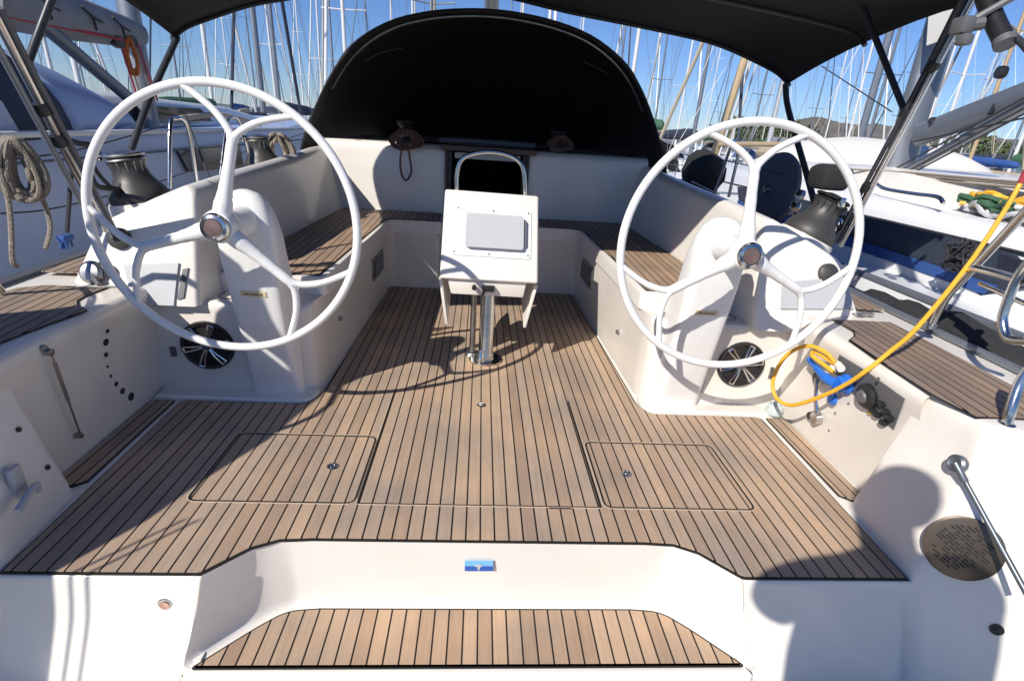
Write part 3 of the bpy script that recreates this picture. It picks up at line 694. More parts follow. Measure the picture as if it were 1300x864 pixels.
def wheel(s, k, pd):
    ctr = W(1.073, 2.2, .961, s); tilt = .055
    ax = V((0, -math.cos(tilt), math.sin(tilt))); ux = V((1, 0, 0)); uy = V((0, math.sin(tilt), math.cos(tilt)))
    rot = math.radians(-12 if s < 0 else 2.5); Rm = .522
    def at(r, a, h=0): return ctr+ux*(r*math.cos(a))+uy*(r*math.sin(a))+ax*h
    b = MB(); b.tube([at(Rm, 2*math.pi*i/96) for i in range(96)], .0172, 14, closed=True)
    D = .045
    for j in range(3):
        a = math.radians(90+120*j)+rot
        fk = at(.325, a, .016)
        b.tube(spline([at(0, a, D-.01), at(.06, a, D-.006), at(.14, a, D-.014), at(.24, a, .022), fk, at(.345, a, .012)], 5), [.038]*5+[.035]*3+[.031, .029]+[.026]*2+[.023]*3+[.021]*5+[.019]*5+[.017], 14)
        for sg in (-1, 1):
            e = at(Rm, a+sg*math.radians(23.5), .0)
            b.tube(spline([at(.30, a, .018), at(.355, a+sg*.035, .012), at(.43, a+sg*.20, .006), e], 5), [.018]*5+[.0145]*5+[.0132]*5+[.015], 12)
    b.lathe([(0, -.02), (.056, -.02), (.066, .01), (.066, .055), (.060, .080), (0, .082)], ctr, ax, 32)
    wh = b.build('steering_wheel', 'wheel', yacht, ang=50)
    b = MB(); b.lathe([(.056, 0), (.058, -.08), (.064, -.12), (.066, -.2)], ctr, ax, 28, cap=False); o = b.build('wheel_shaft', 'wheel', wh); o.location = (0, 0, 0)
    b = MB(); b.lathe([(0, .078), (.053, .078), (.056, .092), (.050, .104), (.038, .108), (.036, .102), (0, .102)], ctr, ax, 32); hc = b.build('hub_cap', 'steel', wh); hc.location = (0, 0, 0)
    b = MB(); b.lathe([(0, .1025), (.034, .1025), (.031, .107), (0, .109)], ctr, ax, 28); o = b.build('hub_cap_centre', 'copper', wh); o.location = (0, 0, 0)
    if s > 0: return
for s, k in SIDES:
    pd, T = pedestal(s, k); wheel(s, k, pd)
    if s > 0:
        for x, y in ((917, 302), (912, 320)):
            b = MB(); p, n = hit(T, x, y, 0); disc(b, p, n, .008, .004, 12); b.build('pedestal_screw', 'steel_dull', pd)

# --- winches and end-panels on the coamings --------------------------------------
def winch(px, py, k, sc=1.0, lean=.08, name='winch', cover=False):
    s = -1 if k == 'l' else 1; p = P(px, py, X=C0+s*(1.78 if py > 220 else 1.60))
    ax = V((s*lean, -.05, 1)).normalized(); p = p-ax*.02
    q = lambda prof: [(r*sc, h*sc) for r, h in prof]
    b = MB(); b.lathe(q([(.15, -.22), (.155, -.02), (.150, .004), (0, .004)]), p, ax, 36); b.build('winch_pad', 'gel', yacht, ang=40)
    b = MB(); b.lathe(q([(.140, 0), (.143, .022), (.138, .045), (.120, .075), (.100, .10), (.085, .13), (.078, .165), (.080, .19), (.088, .203), (.088, .205)]), p, ax, 36)
    w_ = b.build(name, 'winch', yacht, ang=40)
    b = MB(); b.lathe(q([(0, .205), (.090, .206), (.096, .211), (.090, .218), (.070, .222), (.090, .227), (.095, .234), (.088, .241), (.05, .247), (.03, .256), (0, .256)]), p, ax, 36)
    for i in range(14):
        a_ = 2*math.pi*i/14; uu, vv = frame_for(ax); e_ = uu*math.cos(a_)+vv*math.sin(a_)
        b.tube([p+e_*.0775*sc+ax*.15*sc, p+e_*.0785*sc+ax*.185*sc, p+e_*.087*sc+ax*.203*sc], .0035, 5)
    o = b.build('self_tailer', 'steel_dull' if not cover else 'black', w_); o.location = (0, 0, 0)
    b = MB(); u_, v_ = frame_for(ax); d_ = (V((-1, -.35, 0))).normalized() if s < 0 else V((-.2, -1, 0)).normalized()
    b.box(p+ax*.225*sc+d_*.115*sc, (.03, .035, .05), bevel=.006); b.tube([p+ax*.226*sc, p+ax*.226*sc+d_*.11*sc], .012, 8)
    o = b.build('feeder_arm', 'steel', w_); o.location = (0, 0, 0)
    return p, ax
winch(178, 250, 'l', .96, lean=.16); winch(1027, 296, 'r', .98, lean=.40, cover=True)
winch(334, 208, 'l', .85, .1)
b = MB(); b.loft([[P(1053, 226, X=1.86)+V((x*sx, y*sy, z)) for x, y in ((-1, -1), (1, -1), (1, 1), (-1, 1))] for z, sx, sy in ((-.06, .06, .06), (-.04, .075, .075), (.05, .08, .08), (.07, .05, .05))]); b._bev(list(b.bm.faces), .015, 3); b.build('winch_bag', 'canvas', yacht)
# aft end panels
for k in 'lr':
    T = TC[k]; s = -1 if k == 'l' else 1
    q = ([(158, 336), (228, 334), (222, 388), (172, 388)] if k == 'l' else [(992, 358), (1072, 352), (1082, 392), (990, 392)])
    b = MB(); nn = plate(b, q, T, .002, .010); pan = b.build('instrument_panel', 'grey', yacht)
    x0, y0 = (153, 303) if k == 'l' else (1050, 347)
    p, n = hit(T, x0, y0, 0); b = MB(); b.lathe([(0, 0), (.052, 0), (.050, .02), (.030, .032), (0, .034)], p, n, 24); b.build('engine_button', 'winch', yacht)
    if k == 'l':
        p, n = hit(T, 120, 346, 0); b = MB(); b.lathe([(0, 0), (.055, 0), (.055, .025), (.04, .04), (0, .045)], p, n, 22); b.tube([p+n*.03, p+n*.07+V((.05, 0, -.06))], .012, 8); b.build('throttle', 'steel_dull', yacht)
        p, n = hit(T, 141, 345, 0); b = MB(); b.lathe([(0, 0), (.032, 0), (.028, .02), (0, .024)], p, n, 20); b.build('key_switch', 'black', yacht)
        b = MB(); plate(b, [(233, 342), (240, 340), (234, 378), (226, 380)], T, .003, .006); b.build('panel_vent', 'grey_dark', yacht)

# --- cockpit table -----------------------------------------------------------------
tb_f = [P(558, 353, Y=2.93), P(683, 360, Y=2.93), P(684, 249, Y=3.13), P(565, 240, Y=3.13)]
upv = (tb_f[3]-tb_f[0]).normalized(); rtv = V((1, 0, 0)); nf = -(rtv.cross(upv)) if rtv.cross(upv).y > 0 else rtv.cross(upv)
b = MB(); bk = [p+V((0, .12, -.035)) for p in tb_f]; bk[2] += V((0, .10, .0)); bk[3] += V((0, .10, .0))
b.loft([tb_f, bk]); b._bev(list(b.bm.faces), .014, 4); table = b.build('cockpit_table', 'gel', yacht, ang=40)
def tb(a, c, d=0):
    """point on the tilted front panel, a,c in 0..1"""
    lo = tb_f[0]+(tb_f[1]-tb_f[0])*a; hi = tb_f[3]+(tb_f[2]-tb_f[3])*a
    return lo+(hi-lo)*c+nf*d
def tplate(a0, a1, c0, c1, d, th, m, nm, par, rr=.02):
    w_ = (tb(1, .5)-tb(0, .5)).length; h_ = (tb(.5, 1)-tb(.5, 0)).length
    pts = rounded([V((a0*w_, c0*h_)), V((a1*w_, c0*h_)), V((a1*w_, c1*h_)), V((a0*w_, c1*h_))], rr, 4)
    b = MB(); b.slab([tb(q.x/w_, q.y/h_, d) for q in pts], nf, th); b._bev([f for f in b.bm.faces if len(f.verts) > 6 and f.normal.dot(nf) != 0][1:2] or list(b.bm.faces)[:1], min(.004, th*.4), 2)
    o = b.build(nm, m, par, ang=40); o.location = (0, 0, 0); return o
tplate(.10, .92, .27, .83, 0, .006, 'wheel', 'console_frame', table, .015)
tplate(.24, .84, .36, .74, .006, .030, 'grey', 'plotter_cover', table, .02)
tplate(.835, .87, .40, .70, .004, .022, 'grey_dark', 'cover_clip', table, .006)
b = MB()
for a_, c_ in ((.15, .80), (.52, .79), (.89, .79), (.13, .31), (.49, .30), (.89, .31)): disc(b, tb(a_, c_, .006), nf, .006, .003, 10)
o = b.build('frame_screws', 'steel_dull', table); o.location = (0, 0, 0)
b = MB(); l_, r_ = tb(.06, 0)+V((0, .03, -.0)), tb(.90, 0)+V((0, .03, 0))
b.loft([[l_+V((0, 0, .03)), r_+V((0, 0, .03)), r_+V((-.02, .0, -.10)), l_+V((.03, .0, -.10))], [l_+V((0, .32, .03)), r_+V((0, .32, .03)), r_+V((-.02, .32, -.10)), l_+V((.03, .32, -.10))]]); b._bev(list(b.bm.faces), .01, 2)
o = b.build('table_box', 'gel2', table); o.location = (0, 0, 0)
for sgn, e in ((-1, [P(557, 353, Y=2.99), P(565, 412, Y=2.99)]), (1, [P(679, 362, Y=2.99), P(664, 416, Y=2.99)])):
    t0, t1 = e; b = MB()
    b.loft([[t0, t0+V((.018, 0, 0)), t1+V((.018, 0, 0)), t1], [t0+V((0, .50, 0)), t0+V((.018, .50, 0)), t1+V((.018, .45, .16)), t1+V((0, .45, .16))]]); b._bev(list(b.bm.faces), .004, 2)
    o = b.build('table_leaf', 'gel2', table); o.location = (0, 0, 0)
b = MB(); b.box((tb(.5, .5)+V((0, .30, .02))), (.48, .30, .30), bevel=.02); o = b.build('table_body', 'black', table); o.location = (0, 0, 0)
p = P(616, 456, Z=.008)
b = MB(); b.lathe([(0, 0), (.105, 0), (.105, .010), (.055, .014), (.050, .05), (.046, .06), (.046, .56)], p, n=32); o = b.build('table_post', 'steel', table); o.location = (0, 0, 0)
p = P(601, 452, Z=.008)+V((-.01, .03, 0)); b = MB(); b.lathe([(0, 0), (.05, 0), (.04, .02), (.019, .03), (.019, .56)], p, n=20); o = b.build('table_post', 'steel_dull', table); o.location = (0, 0, 0)
b = MB(); b.lathe([(0, 0), (.03, 0), (.022, .05), (.012, .07), (0, .07)], P(614, 452, Z=.02)+V((-.02, -.07, 0)), n=16); b.tube(spline([P(612, 440, Y=3.0), P(610, 405, Y=3.0), P(616, 385, Y=3.0)], 4), .003, 6); o = b.build('post_lock', 'steel', table); o.location = (0, 0, 0)
b = MB(); p = P(620, 366, Y=2.94); b.box(p, (.07, .05, .03), bevel=.006); b.tube([p+V((-.02, 0, -.01)), p+V((-.04, 0, -.06))], .008, 8); q = P(602, 364, Y=2.94); disc(b, q, V((0, -1, 0)), .014, .03, 14); o = b.build('table_catch', 'black', table); o.location = (0, 0, 0)
arch = [P(x, y, Y=3.22) for x, y in ((580, 245), (580, 222), (586, 203), (602, 195), (625, 193), (648, 198), (662, 209), (666, 228), (667, 249))]
b = MB(); b.tube(spline(arch, 5), .013, 12); o = b.build('grab_rail', 'steel', table); o.location = (0, 0, 0)

# --- forward bulkhead, companionway, coachroof -------------------------------------
def qbox(b, x0, x1, y0, y1, z0, z1, bev=0): b.box(((x0+x1)/2, (y0+y1)/2, (z0+z1)/2), (abs(x1-x0), abs(y1-y0), abs(z1-z0)), bevel=bev)
for s, k in SIDES:
    b = MB(); rows = []
    for z, y in ((.5, 5.08), (.7, 5.09), (1.10, 5.11), (1.17, 5.125), (1.20, 5.17), (1.205, 5.25)):
        rows.append([W(u, y, z, s) for u in (.385, .40, .8, 1.30, 1.50)])
    b.patch(rows, 2, 3); b.build('bulkhead', 'gel', yacht)
    b = MB(); qbox(b, C0+s*.385, C0+s*.36, 5.06, 5.14, .0, 1.20, .006); b.build('companionway_post', 'wood', yacht)
    b = MB(); qbox(b, C0+s*.355, C0+s*.325, 5.09, 5.16, .45, 1.17); b.build('companionway_frame', 'black', yacht)
b = MB(); qbox(b, C0-.385, C0+.385, 5.10, 5.14, 0, .48); b.build('companionway_sill', 'gel2', yacht)
b = MB()
for x0, x1, y0, y1, z0, z1 in ((-1.2, 1.2, 6.9, 6.95, -.4, 1.2), (-1.2, -1.15, 5.16, 6.9, -.4, 1.2), (1.15, 1.2, 5.16, 6.9, -.4, 1.2), (-1.2, 1.2, 5.16, 6.9, -.45, -.4)): qbox(b, x0+C0, x1+C0, y0, y1, z0, z1)
b.build('cabin_lining', 'canvas_in', yacht)
b = MB(); qbox(b, C0-.42, C0+.44, 5.02, 5.50, 1.165, 1.215, .01); b.build('sliding_hatch', 'wood', yacht)
b = MB(); qbox(b, C0-.30, C0+.30, 5.12, 5.14, 1.10, 1.15); b.build('hatch_board', 'grey', yacht)
b = MB(); qbox(b, C0-.46, C0+.46, 5.28, 6.3, 1.20, 1.27, .02); b.build('hatch_garage', 'grey_dark', yacht)
b = MB(); secs = []
for y, hw, z in ((5.2, 1.45, 1.20), (6.3, 1.38, 1.22), (7.6, 1.2, 1.16), (8.9, .85, 1.02), (9.4, .5, .85)):
    secs.append([W(-hw-.12, y, .6), W(-hw, y, z-.05), W(-hw+.08, y, z), W(0, y, z+.04), W(hw-.08, y, z), W(hw, y, z-.05), W(hw+.12, y, .6)])
b.loft(secs, close=False, cap=False)
cr_ = b.build('coachroof', 'gel', yacht)
# mast and boom of our own boat
mp = W(0, 8.3, 1.0)
b = MB(); b.tube([mp, mp+V((0, -.15, 15.5))], .10, 16, flat=.7); b.tube([mp+V((0, -.06, 6)), mp+V((.9, -.3, 6.0))], .03, 6); b.tube([mp+V((0, -.06, 6)), mp+V((-.9, -.3, 6.0))], .03, 6)
b.build('mast', 'alu', yacht)
b = MB(); b.tube([mp+V((0, -.12, 1.75)), W(0, 4.6, 2.95)], .085, 14); b.build('boom', 'alu', yacht)
b = MB(); b.tube(spline([mp+V((0, -.2, 2.2)), W(0, 7, 3.1), W(0, 5.9, 3.12), W(0, 4.7, 3.12)], 5), [.24]*5+[.19]*5+[.16]*5+[.1], 12); b.build('sail_cover', 'cover_sand', yacht)
b = MB(); b.box(mp+V((0, -.08, 1.35)), (.16, .2, .5), bevel=.03); b.box(mp+V((.12, -.05, 1.2)), (.10, .14, .2), bevel=.03); b.build('mast_fitting', 'cover_sand', yacht)
b = MB()
for s, k in SIDES:
    b.tube([W(2.1, 7.9, .7, s), mp+V((s*.9, -.3, 6)), mp+V((0, -.15, 15.2))], .006, 6)
b.tube([W(0, 11.5, .9), mp+V((0, 0, 15))], .006, 6)
b.build('shrouds', 'wire', yacht)

# --- sprayhood (dodger) ---------------------------------------------------------
arc = [(1.52, 1.05), (1.47, 1.22), (1.36, 1.45), (1.24, 1.66), (1.11, 1.83), (.95, 1.965), (.74, 2.075), (.48, 2.145), (.22, 2.18), (0, 2.19)]
def arcrow(y, f=1.0, dz=0, zb=0):
    r = [W(-u*f, y, max(zb, z+dz)) for u, z in arc]+[W(u*f, y, max(zb, z+dz)) for u, z in arc[:-1]][::-1]; return r
rows = [arcrow(4.6)]
for p in rows[0]:
    yy = 5.30-.95*min(1, max(0, (p.z-1.05)/1.14)); k = yy/4.6; q = CAM+(p-CAM)*k; p.x, p.y, p.z = q.x, q.y, q.z
r1_ = arcrow(5.0, 1.06, .05)
for p, q in zip(r1_, rows[0]): p.y = max(q.y+.22, 4.9)
rows += [r1_, arcrow(5.7, 1.06, .06)]
def arcfront(y, f, k): return [W(s*u*f, y, 1.05+(z-1.05)*k) for s, u, z in [(-1, u, z) for u, z in arc]+[(1, u, z) for u, z in arc[:-1]][::-1]]
rows += [arcfront(6.2, 1.03, .92), arcfront(6.7, .98, .55), arcfront(7.1, .93, .12), arcfront(7.15, .92, .02)]
b = MB(); b.patch(rows, 3, 4); dod = b.build('sprayhood', 'canvas_in', yacht, ang=180, thick=.008)
b = MB(); b.tube(spline([p+V((0, -.006, 0)) for p in rows[0]], 3), .013, 8); o = b.build('sprayhood_edge', 'canvas', dod); o.location = (0, 0, 0)
b = MB(); b.tube(spline([p+V((0, .06, 0))+(W(0, 4.7, 1.3)-p)*.028 for p in rows[0]], 3)[8:-8], .009, 8); o = b.build('sprayhood_hoop', 'steel_dull', dod); o.location = (0, 0, 0)
for a_ in (((462, 78), (484, 67), (512, 61)), ((740, 78), (758, 86), (775, 96))):
    b = MB(); b.tube(spline([P(x, y, Y=5.5) for x, y in a_], 4), .005, 6); b.build('zip_seam', 'grey_dark', dod)
for s, k in SIDES:
    b = MB(); b.tube([W(1.66, 5.28, 1.00, s), W(1.66, 5.32, 1.08, s), W(1.60, 5.5, 1.13, s)], .014, 8); o = b.build('hood_foot', 'steel', dod); o.location = (0, 0, 0)

# --- bimini ------------------------------------------------------------------------
bowpx = [(1003, 105, 3.85), (988, 90, 3.98), (960, 75, 4.14), (920, 57, 4.25), (880, 45, 4.31), (800, 28, 4.38), (720, 12, 4.42), (634, -3, 4.43)]
bow = [P(x, y, Y=yy) for x, y, yy in bowpx]; bow = [(p.x-C0, p.y, p.z) for p in bow]; bow[-1] = (0, bow[-1][1], bow[-1][2])
def bimrow(t, ya, side):
    h = []
    for u, y, z in bow: h.append((u, y+(ya-y)*t, z+(.03*math.sin(math.pi*t))+side*(u/2.0)**8))
    return [W(-u, y, z+.05*math.sin(math.pi*min(1, u/1.95)**.8)+(.03 if u < 1 else 0)) for u, y, z in h]+[W(u, y, z) for u, y, z in h[:-1]][::-1]
YA = 2.2
rows = [bimrow(0, YA, 0), bimrow(.18, YA, .06), bimrow(.42, YA, .125), bimrow(.72, YA, .19), bimrow(1.0, YA, .21)]
b = MB(); b.patch(rows, 3, 3); bim = b.build('bimini', 'canvas', yacht, ang=180, thick=.006)
for i, y in ((0, 3.2), (2, 2.15), (4, 1.0)):
    b = MB(); b.tube(spline([p+V((0, 0, -.016)) for p in rows[i]], 3), .0135, 8); o = b.build('bimini_bow', 'pole', bim); o.location = (0, 0, 0)
# legs
def polez(name, pts, r, m, n=4):
    b = MB(); b.tube(spline(pts, n) if len(pts) > 2 else pts, r, 12); o = b.build(name, m, bim); o.location = (0, 0, 0); return o
polez('bimini_leg', [W(1.97, 3.85, 1.78), P(1001, 140, X=2.04), P(1028, 235, X=2.06), P(1044, 300, X=2.06)], .019, 'pole')
polez('bimini_leg', [W(-1.97, 3.85, 1.78), P(190, 125, X=-1.93), P(165, 195, X=-1.94), P(140, 262, X=-1.95)], .019, 'pole')
polez('bimini_leg', [P(1086, -14, X=1.86), P(1108, 40, X=1.93), P(1150, 145, X=2.02)], .015, 'pole')
polez('bimini_leg', [P(72, -18, X=-1.72), P(50, 40, X=-1.78), P(36, 78, X=-1.80)], .015, 'pole')
for nm, a_, c_, m in (('main_leg', P(1240, -12, X=2.02), P(1066, 312, X=2.04), 'steel'), ('main_leg', P(1226, -12, X=1.98), P(1150, 140, X=2.02), 'pole'), ('main_leg', P(-12, 8, X=-1.58), P(135, 292, X=-1.74), 'steel')):
    polez(nm, [a_, c_], .0165 if m == 'steel' else .011, m)
d_ = V((.028, -.028, .0))
polez('leg_track', [P(1231, -12, X=2.0), P(1059, 308, X=2.02)], .011, 'pole')
polez('leg_track', [P(0, 10, X=-1.56), P(145, 290, X=-1.72)], .010, 'grey_dark')
polez('leg_track', [P(-22, 25, X=-1.60), P(122, 292, X=-1.76)], .011, 'alu')
for px, py, X in ((1150, 143, 2.02), (1185, 85, 2.02), (1100, 238, 2.02), (32, 84, -1.62), (54, 138, -1.64), (75, 178, -1.66)):
    b = MB(); b.lathe([(0, -.022), (.024, -.022), (.026, 0), (.024, .022), (0, .022)], P(px, py, X=X), V((.1, .5, -1)), 14); o = b.build('leg_clamp', 'black', bim); o.location = (0, 0, 0)
# clamp, cross tube and rolled tube at the starboard top corner
b = MB(); p = P(1222, 33, X=1.80); b.box(p, (.05, .07, .06), bevel=.01); b.box(p+V((.0, -.03, -.05)), (.04, .05, .04), bevel=.01); b.tube([p, P(1305, -14, X=1.95)], .013, 8); b.tube([p, p+V((.06, -.02, .01))], .024, 10); o = b.build('corner_clamp', 'grey_dark', bim); o.location = (0, 0, 0)
polez('rolled_side_curtain', [P(1246, -25, X=1.9), P(1252, 0, X=1.9), P(1263, 28, X=1.9), P(1275, 52, X=1.9)], .033, 'black')
polez('curtain_end', [P(1275, 50, X=1.9), P(1277, 57, X=1.9)], .037, 'grey_dark')
polez('stern_stay', [P(1272, 38, X=1.9), P(1292, 50, X=1.92), P(1310, 70, X=1.92)], .012, 'pole')

# --- pushpits, stanchions, lifelines ------------------------------------------------
pr_ = thing  # alias kept short
def part_tube(name, pts, r, m='steel', n=4, seg=12):
    b = MB(); b.tube(spline(pts, n) if len(pts) > 2 else pts, r, seg); return b.build(name, m, yacht)
part_tube('stanchion', [P(1184, 412, X=2.15), P(1192, 395, X=2.15), P(1206, 372, X=2.13), P(1250, 325, X=2.08), P(1308, 262, X=2.0)], .0165)
part_tube('pushpit_rail', [P(1238, 340, X=2.09), P(1270, 348, X=2.06), P(1310, 360, X=2.0)], .016)
part_tube('pushpit_rail', [P(1244, 360, X=2.10), P(1310, 389, X=2.04)], .010)
part_tube('pushpit_post', [P(1277, 540, X=1.80), P(1283, 520, X=1.80), P(1294, 488, X=1.82), P(1312, 462, X=1.84)], .017)
b = MB(); b.lathe([(0, -.01), (.035, -.01), (.034, .004), (.020, .012), (0, .012)], P(1277, 540, X=1.80), V((0, 0, 1)), 22); b.build('post_base', 'steel', yacht)
part_tube('pushpit_bend', [P(1315, 322, X=1.98), P(1292, 352, X=1.98), P(1276, 392, X=1.98), P(1273, 412, X=1.98), P(1281, 430, X=1.98), P(1312, 433, X=1.98)], .017)
part_tube('rail_stub', [P(1264, 412, X=2.0), P(1276, 403, X=1.98)], .008)
b = MB()
for px, py in ((1182, 413), (1174, 408)): b.lathe([(0, -.01), (.03, -.01), (.028, .01), (0, .012)], P(px, py, X=2.15), V((0, 0, 1)), 16)
b.build('stanchion_foot', 'steel_dull', yacht)
# mirrored pushpit at the port quarter (outside the frame; throws the fine shadows on the transom)
for pts, r in (([W(-1.72, 1.46, .57), W(-1.78, 1.30, .85), W(-1.85, 1.25, 1.25), W(-2.05, 1.9, 1.3), W(-2.1, 2.3, .6)], .016), ([W(-1.80, 1.28, .95), W(-2.07, 1.85, 1.0), W(-2.1, 2.2, .85)], .010)):
    part_tube('pushpit_rail', pts, r)
cl1 = [(.44, -.15), (.45, .90), (.53, 1.09), (.67, 1.19), (.81, 1.36), (1.03, 1.46), (1.10, 1.50), (1.60, 1.50), (1.66, 1.38), (1.75, 1.0), (1.85, .8), (1.95, .5), (1.90, -.15)]
cl2 = [(1.12, 1.56), (1.16, 1.75), (1.22, 1.94), (1.38, 1.90), (1.47, 1.78), (1.57, 1.56)]
b = MB(); b.slab([V((-2.09, y, z)) for y, z in cl1], (1, 0, 0), .02); blocker = b.build('shadow_panel', 'cover_grey', yacht)  # unseen panel, added and outlined to shade the port sole and pedestal
b = MB(); b.slab([V((-2.09, y, z)) for y, z in cl2], (1, 0, 0), .02); b.build('shadow_panel_top', 'cover_grey', blocker)  # added upper piece; the slot below it lets streaks of sun through
b = MB(); b.tube([V((-2.10, 1.15, 1.4)), V((-2.10, 1.15, 1.95))], .012, 8); b.build('shadow_panel_rod', 'steel', blocker)  # added rod joining the two shading pieces
for x_ in (-2.055, -2.005):  # unseen poles added for two thin shadow lines on the transom
    part_tube('shadow_pole', [V((x_, .41, -.1)), V((x_, .41, 1.22))], .0055, 'steel')
# port gate hoops
part_tube('stanchion', [P(215, 240, X=-2.08), P(216, 160, X=-2.08), P(222, 151, X=-2.08), P(232, 152, X=-2.08), P(240, 170, X=-2.08), P(250, 232, X=-2.08)], .014)
part_tube('stanchion', [P(280, 222, X=-2.08), P(286, 170, X=-2.08), P(290, 152, X=-2.08), P(300, 150, X=-2.08), P(308, 165, X=-2.08), P(318, 208, X=-2.08)], .013)
part_tube('lifeline', [P(0, 271, X=-2.1), P(60, 266, X=-2.1), P(140, 248, X=-2.1), P(210, 228, X=-2.1), P(300, 196, X=-2.1), P(400, 165, X=-2.05)], .004, 'line')
part_tube('lifeline', [P(-10, 205, X=-2.1), P(100, 190, X=-2.1), P(215, 158, X=-2.1)], .004, 'line')
part_tube('jackline', [P(235, 145, X=-1.9), P(262, 215, X=-1.7), P(272, 232, X=-1.6)], .006, 'line')
for x0, x1 in ((906, 928), (925, 940)):
    part_tube('stanchion', [P(x0, 250, X=2.12), P(x1, 186, X=2.12)], .013)
part_tube('lifeline', [P(865, 196, X=2.15), P(925, 205, X=2.12), P(1000, 222, X=2.12)], .004, 'line')
# port rod with a brush-like blue end, by the guard rail
# genoa track and blocks along the starboard coaming
b = MB(); b.box(P(1022, 252, X=1.98), (.02, .02, .02))
for px, py in ((1016, 247), (1010, 262), (1062, 283), (1055, 290), (1012, 276)):
    b = MB(); b.lathe([(0, -.02), (.028, -.02), (.030, 0), (.028, .02), (0, .02)], P(px, py, X=2.0), V((.3, .5, 1)), 14)
    b.build('deck_block', 'steel', yacht)
p = P(1087, 398, Z=.59); b = MB(); b.lathe([(0, 0), (.045, 0), (.045, .008), (.036, .010), (0, .008)], p, n=24); b.lathe([(0, 0), (.032, 0), (.032, .008), (0, .010)], P(1101, 399, Z=.59), n=20); b.build('deck_filler', 'steel', yacht)

def root_fix():
    # sub-parts stand in the same coordinates as their part
    for o in bpy.data.objects:
        if o.parent is not None and o.parent.parent is not None: pass
# ------------------------------------------------------------------ loose things on board
cable_pts = [P(1310, 208, X=2.3), P(1296, 232, X=2.3), P(1275, 268, X=2.24), P(1230, 335, X=2.10), P(1165, 415, X=1.88), P(1130, 446, X=1.74), P(1100, 470, X=1.665), P(1075, 487, X=1.64), P(1040, 504, X=1.60), P(1005, 514, X=1.56), P(986, 505, X=1.53), P(981, 485, X=1.52), P(990, 462, X=1.53), P(1005, 446, X=1.55), P(1027, 439, X=1.58), P(1048, 447, X=1.62), P(1060, 460, X=1.65)]
cb = thing('power_cable', 'yellow power cable stretched up from the blue plug and looped over the starboard side', 'cable', tuple(cable_pts[9]))
b = MB(); b.tube(spline(cable_pts, 8), .0095, 10); b.build('cable', 'yellow', cb)
b = MB(); b.tube(spline([P(1060, 462, X=1.655), P(1045, 452, X=1.63), P(1033, 446, X=1.61), P(1032, 452, X=1.61), P(1045, 462, X=1.63), P(1058, 472, X=1.65)], 5), .0095, 10); b.build('cable_loop', 'yellow', cb)
b = MB(); b.tube([P(1296, 232, X=2.3), P(1304, 216, X=2.3)], .013, 10); b.build('cable_tape', 'rope_red', cb)

def coil(name, label, px, py, plane, w, h, m, tails, r=.008, loops=9, cat='rope', group=None, seed=1):
    c = P(px, py, **plane); t = thing(name, label, cat, tuple(c-V((0, 0, h))), group); rnd = random.Random(seed); b = MB()
    nrm = (CAM-c); nrm.z = 0; nrm.normalize(); sd_ = V((0, 0, 1)).cross(nrm)
    for i in range(loops):
        ww = w*rnd.uniform(.55, 1.05); hh = h*rnd.uniform(.8, 1.05); o_ = nrm*rnd.uniform(-.03, .03)+sd_*rnd.uniform(-.3, .3)*w
        pts = []
        for k in range(14):
            a = 2*math.pi*k/14; pts.append(c+o_+sd_*ww*math.sin(a)*(1-.45*math.cos(a)*.8)+V((0, 0, 1))*(hh*math.cos(a)-hh*.4)+nrm*rnd.uniform(-.012, .012))
        b.tube(spline(pts, 3, closed=True), r, 7, closed=True)
    b.build('rope_loops', m, t)
    for tl in tails:
        b = MB(); b.tube(spline([P(x, y, **plane) for x, y in tl], 4), r, 7); b.build('rope_tail', m, t)
    return t
coil('rope_coil', 'thick bundle of beige rope hanging at the port guard rail, leftmost in view', 22, 200, dict(X=-1.98), .062, .125, 'rope', [[(0, 215), (10, 250), (14, 285), (16, 330), (22, 338)], [(45, 235), (58, 262), (64, 290), (58, 316)]], .0105, 34, seed=2)
coil('rope_coil', 'small dark brown rope hank with a long bight hanging below the port cabin winch', 516, 172, dict(Y=5.0), .12, .085, 'rope_brown', [[(511, 182), (508, 205), (510, 222), (516, 229), (522, 218), (520, 200), (517, 183)]], .009, 9, seed=3)
coil('rope_coil', 'small reddish rope hank on the starboard cabin winch under the black sprayhood', 712, 178, dict(Y=5.0), .085, .06, 'rope_brown', [], .009, 9, seed=4)
coil('rope_coil', 'grey rope loops heaped beside the forward winch on the port coaming', 352, 182, dict(X=-1.55), .10, .11, 'rope', [[(338, 195), (352, 208), (348, 215)]], .013, 7, seed=5)
# winches on the cabin roof, parts of the yacht
for px, py in ((514, 158), (708, 166)):
    p = P(px, py+14, Y=5.16); b = MB(); b.lathe([(0, 0), (.10, 0), (.10, .03), (.07, .06), (.06, .12), (.085, .15), (.09, .18), (.06, .19), (0, .19)], V((p.x, 5.22, 1.205)), n=28)
    b.build('winch', 'black', yacht)
for px, py in ((503, 174),):
    b = MB(); disc(b, P(px, py, Y=5.08), V((0, -1, 0)), .022, .03, 16); b.build('rope_clutch', 'steel_dull', yacht)
# boat brush hanging by port rail
t = thing('boat_brush', 'dark pole with blue brush head standing at the port guard rail', 'brush', tuple(P(84, 302, X=-1.98)))
b = MB(); b.tube([P(92, 195, X=-1.98), P(85, 295, X=-1.98)], .010, 8); b.build('pole', 'pole', t)
b = MB(); b.box(P(83, 302, X=-1.98), (.04, .07, .03), bevel=.008)
for i in range(14): q = P(83, 303, X=-1.98)+V((random.uniform(-.015, .015), random.uniform(-.03, .03), 0)); b.tube([q, q+V((random.uniform(-.01, .01), random.uniform(-.01, .01), -.045))], .005, 5)
b.build('brush_head', 'cover_blue', t)
